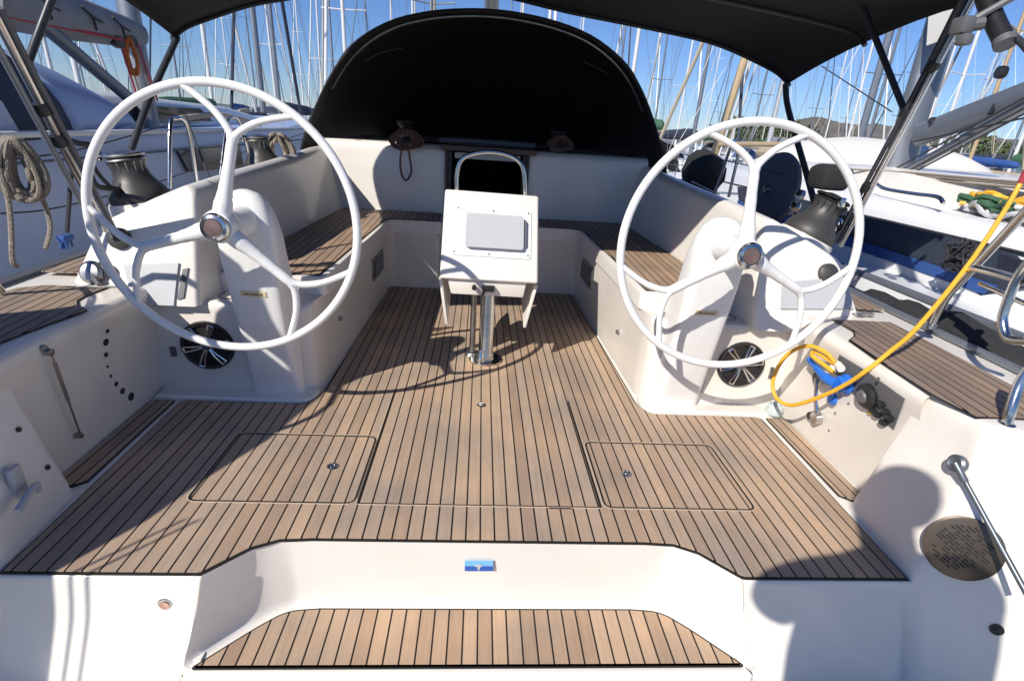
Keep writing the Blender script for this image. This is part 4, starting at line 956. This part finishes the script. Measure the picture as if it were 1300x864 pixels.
# hand-hold/dark horseshoe on port leg
b = MB(); b.tube(spline([P(x, y, X=-1.75) for x, y in ((88, 178), (100, 182), (118, 186), (112, 205), (122, 235), (150, 240))], 4), .012, 8); b.build('safety_strap', 'line', yacht)
b = MB(); b.tube(spline([P(x, y, X=-1.75) for x, y in ((113, 198), (126, 222), (150, 243), (158, 220), (148, 250))], 4), .009, 8); b.build('safety_strap', 'line', yacht)
# round navy wheel cover and black motor cover to starboard
def cover_disc():
    p = P(982, 241, X=2.35); t = thing('covered_wheel', 'upright round slate coloured cover over a wheel standing beyond the starboard winch', 'wheel', tuple(p-V((0, 0, .34))))
    ax = V((-.97, -.12, .10)).normalized(); b = MB(); b.lathe([(0, .045), (.05, .05), (.22, .042), (.285, .02), (.29, 0), (.28, -.02), (0, -.03)], p, ax, 40); b.build('cover', 'cover_slate', t)
    b = MB(); b.lathe([(0, .045), (.035, .045), (.03, .08), (0, .085)], p, ax, 18); b.build('hub', 'steel_dull', t)
    b = MB(); b.tube([p+V((0, .06, .03)), p+V((0, .08, -.5))], .035, 10); b.build('stand', 'gel', t)
cover_disc()
def motor_cover():
    p = P(893, 218, X=2.15); t = thing('outboard_motor', 'black covered outboard motor clamped to the starboard rail behind the right steering wheel', 'motor', tuple(p-V((0, 0, .3))))
    b = MB(); rot = Matrix.Rotation(.35, 3, 'Y') @ Matrix.Rotation(.2, 3, 'X')
    b.loft([[p+rot @ V((x*sx, y*sy, z)) for x, y in ((-1, -1), (-.2, -1.15), (1, -.9), (1.1, .2), (.9, 1), (-.2, 1.1), (-1, .9), (-1.1, 0))] for z, sx, sy in ((-.16, .10, .16), (-.10, .13, .22), (.04, .14, .24), (.13, .11, .2), (.18, .06, .12))]); b.build('motor_hood', 'canvas', t, ang=60)
    b = MB(); b.box(p+V((-.02, .02, -.22)), (.07, .10, .22), bevel=.01); b.build('motor_leg', 'grey_dark', t)
    b = MB(); b.tube([p+rot @ V((-.15, -.25, -.09)), p+rot @ V((.16, -.25, -.09))], .006, 6); b.build('hood_cord', 'grey', t)
motor_cover()
# fenders between our side and the neighbour
fp = None
for i, (px, py, lab) in enumerate(((1143, 401, 'black cloth fender lying by the teak side deck, nearest the starboard wheel'), (1188, 420, 'black cloth fender in the gap to the next boat, behind the stanchion foot'), (1238, 440, 'shaggy black fender heaped highest in the gap beyond the side deck'), (1282, 468, 'black fender under the bent steel rail at the right edge'))):
    p = P(px, py, X=2.36+.02*i)
    b = MB(); R_ = (.065, .075, .10, .09)[i]; ax = V((.05, -1, -.12)).normalized()
    prof = [(0, -.30), (R_*.35, -.295), (R_*.85, -.25), (R_, -.18), (R_*1.02, 0), (R_, .18), (R_*.85, .25), (R_*.35, .295), (0, .30)]
    b.lathe(prof, V((0, 0, 0)), ax, 24, cap=False)
    rnd = random.Random(i)
    for v in b.bm.verts: v.co += V((rnd.gauss(0, 1), rnd.gauss(0, 1), rnd.gauss(0, 1)))*.0022*(1+i*.5)
    t = thing('fender', lab, 'fender', tuple(p), 'black fenders between the yacht and its starboard neighbour', world=False)
    fo = b.build('fender_body', 'rubber', t)

# ------------------------------------------------------------------ NEIGHBOURS
def neighbour_hull(b, x_in, sgn, y0, y1, zg, wid, zb=-1.15):
    secs = []
    for t in (0, .12, .3, .55, .8, .95, 1):
        y = y0+(y1-y0)*t; k = (.80+.2*min(1, t/.3)) if t < .3 else 1-max(0, (t-.55)/.45)**2*.98
        c = x_in+sgn*wid/2; hw = wid/2*k; z = zg+.15*t*t
        secs.append([V((c+m*hw*q, y, zz)) for m, q, zz in ((-1, .80, zb), (-1, .96, -.5), (-1, 1.0, z-.05), (-1, .99, z), (1, .99, z), (1, 1, z-.05), (1, .96, -.5), (1, .80, zb))])
    b.loft(secs)
# starboard neighbour
nr = thing('neighbouring_yacht', 'white yacht moored close on the right with grey boom and long cabin side', 'yacht', (4.3, 5, -1.15), 'yachts moored right beside ours')
b = MB(); neighbour_hull(b, 2.62, 1, -1.5, 10.5, .58, 3.5); b.build('hull', 'hull', nr, ang=50)
b = MB(); b.tube([V((2.66, y, .60)) for y in (-1.2, 1, 3, 5, 7)], .03, 10); b.build('rubbing_strake', 'alu', nr)
b = MB(); b.tube([V((2.63, y, .50)) for y in (-1.2, 1, 3, 5, 7)], .02, 8); b.build('toe_rail', 'steel_dull', nr)
b = MB(); secs = []
for y, w0, zt in ((1.2, 1.15, .92), (1.6, 1.30, 1.0), (3, 1.36, 1.04), (5, 1.36, 1.10), (7.5, 1.15, 1.10), (9, .7, .9)):
    secs.append([V((4.35+m*w0*q, y, z)) for m, q, z in ((-1, 1.03, .55), (-1, .99, zt-.10), (-1, .96, zt-.03), (-1, .90, zt), (1, .90, zt), (1, .96, zt-.03), (1, .99, zt-.1), (1, 1.03, .55))])
b.loft(secs); b.build('cabin', 'hull', nr, ang=50)
b = MB(); secs = []
for y, w0, zt in ((2.6, .92, 1.22), (2.9, 1.0, 1.26), (5, 1.02, 1.28), (6.6, .9, 1.22)):
    secs.append([V((4.35+m*w0*q, y, z)) for m, q, z in ((-1, 1.03, 1.0), (-1, .99, zt-.04), (-1, .9, zt), (1, .9, zt), (1, .99, zt-.04), (1, 1.03, 1.0))])
b.loft(secs); b.build('coachroof', 'gel', nr, ang=50)
b = MB(); b.tube([V((3.005, y, .93)) for y in (1.6, 3, 5, 7)], .010, 6); b.build('cabin_moulding', 'line', nr)
b = MB(); b.slab([V((2.985, y, z)) for y, z in ((2.55, .80), (2.75, .92), (5.2, .95), (6.2, .92), (6.0, .64), (2.9, .62))], (-1, 0, 0), .015); b.build('shadow_band', 'cover_navy', nr)  # shadow and reflection on the cabin side, painted as a navy band
b = MB(); b.slab([V((2.962, y, z)) for y, z in ((2.75, .735), (6.1, .775), (6.05, .70), (2.82, .665))], (-1, 0, 0), .004); b.build('reflection_band', 'cover_blue', nr)  # brighter reflection within it, painted as a blue band
b = MB(); b.tube(spline([P(1112, 233, X=3.12), P(1125, 240, X=3.10), P(1160, 246, X=3.08), P(1190, 250, X=3.06), P(1198, 258, X=3.06)], 4), .014, 10); b.build('handrail', 'steel', nr)
b = MB()
for x, y in ((1264, 322), (1290, 330)): pass
q = [P(x, y, X=2.99) for x, y in ((1272, 322), (1300, 330), (1300, 356), (1268, 346))]; b.slab(q, (-1, 0, 0), .02); b.build('cabin_window', 'glass', nr)
# the long dark band above is shadow and reflection put into colour
mb_ = P(1148, 190, Y=4.8)
b = MB(); b.tube([mb_+V((0, 0, -.5)), mb_+V((.05, .35, 13))], .13, 18, flat=.72); b.build('mast', 'alu', nr)
b = MB(); b.tube([mb_+V((-.10, .0, -.5)), mb_+V((-.05, .35, 12.5))], .018, 8); b.tube([mb_+V((.10, -.05, -.5)), mb_+V((.15, .3, 12.5))], .02, 8); b.build('halyards', 'mast_white', nr)
X_ = mb_.x
b = MB(); b.tube([P(1166, 172, X=X_-.05), P(1310, 118, X=X_-.05)], .095, 16, flat=.62); b.build('boom', 'alu', nr)
b = MB(); b.tube([P(1140, 222, X=X_-.05), P(1225, 176, X=X_-.05)], .034, 10); b.tube([P(1225, 176, X=X_-.05), P(1310, 128, X=X_-.05)], .045, 10); b.build('boom_vang', 'alu', nr)
for i, (a_, c_) in enumerate((((1130, 218), (1305, 122)), ((1140, 224), (1305, 135)), ((1150, 224), (1305, 142)), ((1160, 180), (1300, 150)))):
    b = MB(); b.tube([P(*a_, X=X_-.12), P(*c_, X=X_-.12)], .007, 6); b.build('control_line', 'line', nr)
for px, py in ((1184, 156), (1262, 138), (1271, 92)):
    b = MB(); b.lathe([(0, -.025), (.04, -.025), (.044, 0), (.04, .025), (0, .025)], P(px, py, X=X_-.08), V((1, -.3, 0)), 18); b.build('block', 'black', nr)
b = MB(); b.tube([P(1043, 84, X=X_+.2), P(1132, 142, X=X_)], .006, 6); b.build('stay', 'line', nr)
fl = [P(x, y, X=X_-.25) for x, y in ((1182, -25), (1245, -45), (1222, 30), (1203, 48), (1176, 58))]
b = MB(); b.slab(fl, (1, 0, 0), .01); tag(b.build('white_flag', 'cloth', None), 'plain white cloth hanging beside the grey mast at upper right', 'flag')
b = MB()
for y_, z_ in ((1190, 221), (1215, 224), (1250, 228)): b.tube(spline([P(1080, z_-6, X=3.3+.05*(y_-1190)/10), P(1150, z_-2, X=3.4), P(1310, z_+12, X=3.3)], 5), .008, 8)
b.build('deck_rope', 'rope', nr)
# fishing net heap: green and yellow bundle on the neighbour's stern
t = thing('folded_net', 'green and yellow folded netting heap on the right neighbour, crossed by the yellow cable', 'net', tuple(P(1278, 262, X=3.3)))
for j, (m, dx) in enumerate((('cover_green', 0), ('yellow', .06), ('grey', -.07))):
    b = MB(); c = P(1280+4*j, 258+4*j, X=3.3)
    for i in range(7):
        pts = [c+V((random.uniform(-.1, .1), (k-3)*.09, dx*.3+.03*math.sin(k*1.7+i)+random.uniform(-.02, .02))) for k in range(7)]
        b.tube(spline(pts, 3), .016, 6)
    b.build('net_fold', {'yellow': 'yellow'}.get(m, m), t)
t = thing('dark_line_bundle', 'black tangled line bundle hanging on the right neighbour behind the yellow cable', 'rope', tuple(P(1222, 330, X=2.75)))
b = MB(); rnd = random.Random(8); c = P(1222, 322, X=2.75)
for i in range(12):
    pts = [c+V((rnd.uniform(-.05, .05), rnd.uniform(-.09, .09), rnd.uniform(-.10, .08))) for k in range(6)]; b.tube(spline(pts, 3, closed=True), .006, 6, closed=True)
b.build('tangled_line', 'line', t)

# port neighbour
nl = thing('neighbouring_yacht', 'pale blue sided yacht moored close on the left with navy sprayhood', 'yacht', (-4.9, 6, -1.15), 'yachts moored right beside ours')
b = MB(); neighbour_hull(b, -3.0, -1, 1.5, 15, 1.12, 3.9); b.build('hull', 'hull_blue', nl, ang=50)
b = MB(); b.tube([V((-3.0, y, 1.15)) for y in (2.2, 4, 6, 9, 11)], .022, 8); b.build('toe_rail', 'mast_white', nl)
b = MB(); b.tube([V((-2.975, y, .98)) for y in (2.2, 4, 6, 9, 11)], .010, 6); b.build('rub_line', 'grey_dark', nl)
q = [P(x, y, X=-2.99) for x, y in ((222, 189), (302, 181), (308, 212), (238, 218))]; b = MB(); b.slab(q, (1, 0, 0), .02); b.build('hull_window', 'glass', nl)
b = MB(); secs = []
for y, hw, zt in ((3.4, 1.2, 1.30), (3.9, 1.30, 1.42), (6, 1.3, 1.46), (9, 1.1, 1.40), (11.5, .6, 1.25)):
    secs.append([V((-4.95+m*hw*q, y, z)) for m, q, z in ((-1, 1.04, 1.1), (-1, 1, zt-.07), (-1, .92, zt), (1, .92, zt), (1, 1, zt-.07), (1, 1.04, 1.1))])
b.loft(secs); b.build('cabin', 'hull', nl, ang=50)
b = MB(); q = [V((-3.655, y, z)) for y, z in ((4.3, 1.19), (4.2, 1.36), (7.6, 1.36), (7.9, 1.21))]; b.slab(q, (1, 0, 0), .03); b.build('cabin_window', 'glass', nl)
# sprayhood + tent
def hoodrow(x, y, w_, h_, z0): return [V((x+w_*math.cos(a), y, z0+h_*math.sin(a))) for a in [math.pi*i/10 for i in range(11)]]
b = MB(); b.patch([hoodrow(-4.45, 3.5, 1.30, .78, 1.1), hoodrow(-4.45, 4.0, 1.32, .90, 1.1), hoodrow(-4.45, 4.6, 1.28, .80, 1.1)], 2, 4); b.build('sprayhood', 'cover_navy', nl, ang=180, thick=.01)
b = MB(); b.patch([hoodrow(-4.45, 4.6, 1.27, .79, 1.1), hoodrow(-4.45, 5.2, 1.2, .60, 1.15), hoodrow(-4.45, 5.7, 1.1, .32, 1.2)], 2, 4); b.build('hood_window', 'hull_blue', nl, ang=180, thick=.01)
b = MB(); q = [P(x, y, X=-3.10) for x, y in ((-30, 130), (0, 128), (40, 196), (-30, 200))]; b.slab(q, (1, 0, 0), .01); b.build('side_panel', 'hull_blue', nl)
ml = P(187, 150, Y=6.3)
b = MB(); b.tube([ml+V((0, 0, -.4)), ml+V((-.1, .3, 14))], .105, 16, flat=.8); b.build('mast', 'alu', nl)
XL = ml.x
b = MB(); b.tube([P(172, 44, X=XL), P(60, 14, X=XL), P(-40, -14, X=XL)], [.13, .20, .22], 14); b.build('boom', 'cover_grey', nl)
b = MB(); 
for (x, y) in ((118, 22), (155, 34), (60, 6)):
    c = P(x, y, X=XL+.2); b.tube([c+V((0, -.12, .06)), c, c+V((0, .12, -.02))], .010, 6); b.tube([c, c+V((.01, 0, -.10))], .010, 6)
b.build('sail_tie', 'line', nl)
b = MB(); b.tube([P(38, 18, X=XL+.1), P(168, 128, X=XL+.1)], .055, 12); b.build('boom_vang', 'alu_dark', nl)
for i, (a_, c_) in enumerate((((-10, 12), (160, 52)), ((-10, 18), (150, 50)))):
    b = MB(); b.tube([P(*a_, X=XL+.15), P(*c_, X=XL+.15)], .009, 6); b.build('reefing_line', 'rope_red', nl)
for x0, x1 in ((152, 176), (158, 180), (170, 196), (174, 200)):
    b = MB(); b.tube([P(x0, 54, X=XL+.12), P(x1, 128, X=XL+.12)], .009, 6); b.build('halyard', 'rope_red' if x0 in (152, 174) else 'rope', nl)
for x in (149, 166):
    b = MB(); b.lathe([(0, -.03), (.055, -.03), (.06, 0), (.055, .03), (0, .03)], P(x, 53, X=XL+.12), V((1, -.2, 0)), 18); b.build('block', 'black', nl)
coil('rope_coil', 'orange rope hank hanging from the boom end of the left neighbour', 165, 62, dict(X=XL+.15), .045, .16, 'rope_orange', [], .012, 6, seed=9)
# solid bases: deck ropes on left neighbour
b = MB(); b.tube(spline([P(230, 150, X=-3.2), P(280, 146, X=-3.2), P(330, 158, X=-3.2)], 4), .03, 8); b.build('deck_gear', 'cover_sand', nl)

# ------------------------------------------------------------------ MARINA YACHTS
def background_yacht(cover, mastm, hullm, hood, wood=False, h=15.5):
    t = thing('moored_yacht', 'x', 'yacht', (0, 0, 0), 'yachts moored in the rows beyond', world=False)
    L_ = 5.4; b = MB(); secs = []
    for k, (y, hw, z) in enumerate(((-5.4, 1.35, .95), (-4, 1.65, .95), (-1, 1.85, .98), (2, 1.6, 1.08), (4, .95, 1.2), (5.4, .05, 1.32))):
        secs.append([V((m*hw*q, y, zz)) for m, q, zz in ((-1, .75, -.1), (-1, .95, .4), (-1, 1, z-.04), (-1, .98, z), (1, .98, z), (1, 1, z-.04), (1, .95, .4), (1, .75, -.1))])
    b.loft(secs); b.build('hull', hullm, t, ang=50)
    b = MB(); secs = []
    for y, hw, zt in ((-2.4, 1.05, 1.42), (-2.0, 1.15, 1.5), (1.2, 1.0, 1.5), (3.0, .45, 1.3)):
        secs.append([V((m*hw*q, y, z)) for m, q, z in ((-1, 1.08, .95), (-1, 1, zt-.07), (-1, .88, zt), (1, .88, zt), (1, 1, zt-.07), (1, 1.08, .95))])
    b.loft(secs); b.build('cabin', 'hull', t, ang=50)
    for sg in (-1, 1):
        b = MB(); b.slab([V((sg*1.10, y, z)) for y, z in ((-1.9, 1.16), (-1.8, 1.34), (.6, 1.34), (.9, 1.18))], (sg, 0, 0), .03)
        b.build('cabin_window', 'glass', t)
    b = MB(); b.patch([hoodrow(0, -3.4, 1.15, 1.0, 1.0), hoodrow(0, -2.7, 1.15, 1.05, 1.0), hoodrow(0, -1.9, 1.0, .45, 1.1)], 1, 3); b.build('sprayhood', hood, t, ang=180, thick=.02)
    b = MB(); b.tube([V((0, .6, 1.4)), V((0, .45, h))], [.085, .065] if not wood else [.11, .09], 10); b.build('mast', mastm, t)
    for zz, sw in ((.42*h, .95), (.70*h, .7)):
        b = MB(); b.tube([V((-sw, .3, zz+.06)), V((0, .55, zz)), V((sw, .3, zz+.06))], .028, 6); b.build('spreader', mastm, t)
    b = MB(); b.tube(spline([V((0, .45, 2.5)), V((0, -1, 2.5)), V((0, -3.2, 2.45)), V((0, -4.1, 2.4))], 3), [.26 if not wood else .06]*3+[.22 if not wood else .06]*3+[.17 if not wood else .06]*3+[.05], 10); b.build('sail_cover', cover if not wood else 'mast_wood', t)
    b = MB(); b.tube([V((0, 5.2, 1.35)), V((0, 2.9, h*.5)), V((0, .55, h*.96))], [.05, .065, .03], 8); b.build('furled_genoa', {'cover_navy': 'cover_navy', 'cover_sand': 'cover_sand'}.get(cover, 'mast_white'), t)
    b = MB()
    for sg in (-1, 1):
        b.tube([V((sg*1.7, .2, 1)), V((sg*.95, .3, .42*h)), V((sg*.7, .3, .70*h)), V((0, .5, h*.97))], .007, 4)
        b.tube([V((sg*1.7, .4, 1)), V((0, .5, .42*h))], .007, 4)
    b.tube([V((0, -5.3, 1)), V((0, .45, h))], .007, 4)
    b.build('rigging', 'wire', t)
    b = MB()
    for sg in (-1, 1):
        for y in (-4.8, -3, -1, 1, 3): b.tube([V((sg*(1.75 if y < 2 else 1.2), y, 1)), V((sg*(1.75 if y < 2 else 1.2), y, 1.62))], .014, 5)
        b.tube([V((sg*1.5, -5.2, 1.6)), V((sg*1.75, -3, 1.6)), V((sg*1.75, 1, 1.6)), V((sg*1.2, 3, 1.62)), V((0, 5.3, 1.8))], .010, 4)
    b.build('guard_rail', 'steel', t)
    return t
protos = []
SPEC = [('cover_blue', 'mast_white', 'hull', 'cover_blue', 'blue'), ('cover_sand', 'alu', 'hull', 'cover_sand', 'sand coloured'), ('cover_grey', 'mast_white', 'hull_blue', 'cover_grey', 'grey'), ('cover_navy', 'alu', 'hull', 'cover_navy', 'dark navy'), ('cover_green', 'mast_white', 'hull', 'canvas', 'green')]
for c_, mm, hm, hd, nm in SPEC: protos.append((background_yacht(c_, mm, hm, hd), nm))
wood_p = background_yacht('cover_sand', 'mast_wood', 'hull', 'cover_grey', wood=True, h=14)
xs = [72, 110, 146, 240, 268, 300, 327, 352, 368, 390, 414, 432, 450, 470, 498, 524, 545, 610, 642, 656, 684, 700, 728, 772, 794, 815, 830, 852, 868, 892, 930, 952, 978, 1018, 1036, 1062, 1079, 1096, 1124, 1165, 1190, 1212, 1232, 1262, 1288]
rowsY = [27, 42, 57, 72]
rnd = random.Random(21); used = set(); items = []
for i, x in enumerate(xs):
    Yr = rowsY[(i*3) % 4]+rnd.uniform(-1.5, 1.5); hz = 158+ROLL*(x-613); p = P(x, hz+3, Y=Yr); items.append((x, p.x, Yr, i % 5, None))
for i in range(22):
    x = 20+i*58+rnd.uniform(-22, 22); Yr = (92, 112, 134)[i % 3]+rnd.uniform(-2, 2); hz = 158+ROLL*(x-613); p = P(x, hz+1, Y=Yr); items.append((x, p.x, Yr, rnd.randrange(5), None))
def side_word(x):
    if x < 200: return 'left of the left wheel'
    if x < 440: return 'through the left wheel'
    if x < 800: return 'behind the sprayhood'
    if x < 1080: return 'through the right wheel'
    return 'right of the right wheel'
first = {}
for x, X, Y, v, _ in items:
    pr0, nm = protos[v]
    depth = 'nearest' if Y < 35 else 'second' if Y < 50 else 'third' if Y < 64 else 'fourth' if Y < 85 else 'farthest'
    o = pr0 if v not in first else copy_tree(pr0)
    first[v] = 1
    o.location = (X, Y-.5, -1.15); o.rotation_euler = (rnd.uniform(-.008, .008), rnd.uniform(-.012, .012), (0 if rnd.random() < .6 else math.pi)+rnd.uniform(-.04, .04))
    s_ = rnd.uniform(.86, 1.12); o.scale = (s_, s_, s_*rnd.uniform(.95, 1.1))
    lab = 'moored yacht, %s sail cover, %s row, %s' % (nm, depth, side_word(x))
    o['label'] = lab; o['group'] = lab.replace('moored yacht', 'moored yachts')
# the broad leaning wooden mast
p = P(908, 196, Y=15); wood_p.location = (p.x, 15, -1.15); wood_p.rotation_euler = (-.05, .16, .1); wood_p.scale = (1, 1, 1)
tag(wood_p, 'old ketch with a thick leaning yellow wooden mast seen above the right steering wheel', 'yacht', 'wooden masted boats')
def near_copy(v, px, Y, lab, sc=1, rz=0, X=None):
    pr0, nm = protos[v]; o = copy_tree(pr0); p = P(px, 180, Y=Y); o.location = (p.x if X is None else X, Y, -1.15); o.rotation_euler = (0, 0, rz); o.scale = (sc,)*3; o['label'] = lab; o['group'] = 'yachts lying near'; return o
wc = copy_tree(wood_p); p = P(1240, 215, Y=13); wc.location = (p.x, 13, -1.15); wc.rotation_euler = (0, .0, .2); wc.scale = (.42, .42, .9)
tag(wc, 'small boat with a slim orange wooden mast standing before the green pines at right', 'boat', 'wooden masted boats')
near_copy(1, 1070, 12.5, 'white motor yacht like cruiser with large pale cabin cover behind the right steering wheel', .95, math.pi)
near_copy(2, 985, 19, 'white and grey yacht lying bow away behind the navy covered wheel', .9)
near_copy(3, 330, 15, 'white yacht with navy sail cover close beyond the port coaming and forward winch', .9, .05)
near_copy(0, 100, 16, 'yacht with blue cover lying behind the left neighbour boat cabin', .9, .0)
# white canopy boat
t = thing('motor_boat', 'white motor boat with a large pale canvas canopy behind the right wheel rim', 'boat', (6.0, 9.5, -1.15))
c = P(1078, 215, Y=9.0)
b = MB(); b.loft([[V((c.x+m*hw*q, y, z)) for m, q, z in ((-1, .8, -1.2), (-1, 1, .6), (-1, .97, .72), (1, .97, .72), (1, 1, .6), (1, .8, -1.2))] for y, hw in ((6.6, 1.5), (8, 1.75), (10.5, 1.75), (13, .3))]); b.build('hull', 'hull', t)
b = MB(); b.patch([[V((c.x+1.22*math.cos(a)*f, y, .7+h*max(0, math.sin(a))**.6)) for a in [math.pi*i/10 for i in range(11)]] for y, f, h in ((7.2, .92, .50), (7.6, 1, .80), (9.6, 1.03, .85), (11, .9, .15))], 2, 3); b.build('canopy', 'cloth', t, ang=180, thick=.01)
b = MB(); q = [V((c.x-.75, 7.14, .76)), V((c.x-.1, 7.14, .76)), V((c.x-.1, 7.20, 1.02)), V((c.x-.65, 7.20, 1.02))]; b.slab(q, (0, -1, 0), .01); b.build('canopy_window', 'grey', t)
# pontoons between rows
for i, Y in enumerate((20, 49.5, 79, 103)):
    b = MB(); b.box((0, Y, -.75), (260, 1.6, .5), bevel=.05); tag(b.build('pontoon', mat('pontoon_%d' % i, (.38, .35, .31), .8, noise=.2, nscale=2)), kind='structure')

# ------------------------------------------------------------------ PHOTOGRAPHER (behind the lens; casts the shadow to starboard)
person = None
def make_person():
    t = thing('person', 'person in a dark blue shirt standing astern and holding a camera before the chest', 'person', (.16, -.30, -.42))
    me = bpy.data.meshes.new('body'); bm = bmesh.new(); J = {}
    def j(n, x, y, z, r): v = bm.verts.new((x, y, z)); J[n] = (v, r)
    cx = .12
    j('pelvis', cx+.06, -.36, .72, .26); j('waist', cx+.06, -.34, 1.0, .27); j('chest', cx+.03, -.30, 1.34, .29); j('neck0', cx, -.25, 1.64, .11); j('neck1', cx-.01, -.20, 1.76, .082); j('head0', cx-.03, -.16, 1.86, .095); j('head1', cx-.03, -.16, 1.96, .110); j('head2', cx-.03, -.17, 2.06, .088)
    E_ = [('pelvis', 'waist'), ('waist', 'chest'), ('chest', 'neck0'), ('neck0', 'neck1'), ('neck1', 'head0'), ('head0', 'head1'), ('head1', 'head2')]
    for s, n in ((-1, 'l'), (1, 'r')):
        j('sh'+n, cx+s*.25, -.27, 1.62, .135); j('el'+n, cx+s*.39, -.17, 1.50, .09); j('wr'+n, .0+s*.13, -.12, 1.33, .040); j('hd'+n, s*.09, -.10, 1.36, .040)
        j('hip'+n, cx+s*.13, -.36, .60, .14); j('kn'+n, cx+s*.16, -.32, .14, .085); j('an'+n, cx+s*.17, -.38, -.30, .052); j('to'+n, cx+s*.20, -.20, -.37, .042)
        E_ += [('chest', 'sh'+n), ('sh'+n, 'el'+n), ('el'+n, 'wr'+n), ('wr'+n, 'hd'+n), ('pelvis', 'hip'+n), ('hip'+n, 'kn'+n), ('kn'+n, 'an'+n), ('an'+n, 'to'+n)]
        for f in range(4):
            j('f%d%s' % (f, n), s*(.078-.004*f), -.085+.004*f, 1.375+.019*(f-1.5), .011); j('g%d%s' % (f, n), s*(.070), -.062, 1.378+.019*(f-1.5), .009); E_ += [('hd'+n, 'f%d%s' % (f, n)), ('f%d%s' % (f, n), 'g%d%s' % (f, n))]
        j('t'+n, s*.072, -.125, 1.375, .012); j('u'+n, s*.05, -.130, 1.390, .010); E_ += [('hd'+n, 't'+n), ('t'+n, 'u'+n)]
    for a, c in E_: bm.edges.new((J[a][0], J[c][0]))
    bm.verts.index_update(); rad = {v.index: r for v, r in J.values()}; bm.to_mesh(me); bm.free()
    o = bpy.data.objects.new('body', me); COL.objects.link(o); o.parent = t; o.location = -V(t['_root'])
    md = o.modifiers.new('skin', 'SKIN')
    for i, d in enumerate(me.skin_vertices[0].data): d.radius = (rad[i], rad[i]); d.use_root = (i == 0)
    sm = o.modifiers.new('sub', 'SUBSURF'); sm.levels = 2; sm.render_levels = 2
    # clothing colours by height through the material itself
    m = bpy.data.materials.new('clothed_body'); m.use_nodes = True; N = m.node_tree.nodes; L = m.node_tree.links; tc = N.new('ShaderNodeTexCoord'); sx = N.new('ShaderNodeSeparateXYZ'); L.new(tc.outputs['Object'], sx.inputs[0])
    r = N.new('ShaderNodeValToRGB'); r.color_ramp.interpolation = 'CONSTANT'; mr = N.new('ShaderNodeMapRange'); mr.inputs[1].default_value = -.42; mr.inputs[2].default_value = 2.1
    L.new(sx.outputs[2], mr.inputs[0]); L.new(mr.outputs[0], r.inputs[0]); e = r.color_ramp.elements; e[0].position = 0; e[0].color = (.05, .05, .05, 1); e[1].position = .06; e[1].color = (.16, .14, .11, 1)
    k = e.new(.45); k.color = (.05, .08, .16, 1); k = e.new(.855); k.color = (.45, .27, .19, 1); L.new(r.outputs[0], N['Principled BSDF'].inputs['Base Color']); N['Principled BSDF'].inputs['Roughness'].default_value = .75
    me.materials.append(m)
    hx, hy, hz = .09, -.16, 1.96
    b = MB(); b.lathe([(0, .135), (.055, .128), (.095, .095), (.115, .04), (.120, -.015), (.10, -.06)], V((hx, hy-.03, hz+.02)), (0, -.25, 1), 24); b.build('hair', 'hair', t, ang=180)
    for s in (-1, 1):
        b = MB(); b.lathe([(0, -.014), (.014, -.007), (.014, .007), (0, .014)], V((hx+s*.042, hy+.09, hz+.01)), (0, 1, 0), 12); b.build('eye', 'cloth', t)
        b = MB(); b.lathe([(0, -.010), (.033, -.008), (.035, .005), (.014, .010)], V((hx+s*.115, hy-.01, hz-.01)), (s, .3, 0), 14); b.build('ear', 'skin', t)
    b = MB(); b.lathe([(.019, 0), (.014, .024), (.006, .048)], V((hx, hy+.09, hz-.045)), (0, .8, .5), 10); b.build('nose', 'skin', t)
    cam_t = thing('photo_camera', 'black camera held in both hands by the person standing astern', 'camera', (0, -.06, 1.36))
    b = MB(); b.box((0, -.095, 1.385), (.14, .05, .09), bevel=.01); b.box((0, -.095, 1.435), (.05, .045, .03), bevel=.008); b.build('camera_body', 'black', cam_t)
    b = MB(); b.lathe([(.034, 0), (.036, .02), (.034, .035), (.030, .032)], V((0, -.07, 1.387)), (0, 1, -.4), 24); b.build('lens_barrel', 'black', cam_t)
make_person()

# sub-part offsets: children of parts share their part's coordinates
for o in bpy.data.objects:
    if '_root' in o: del o['_root']
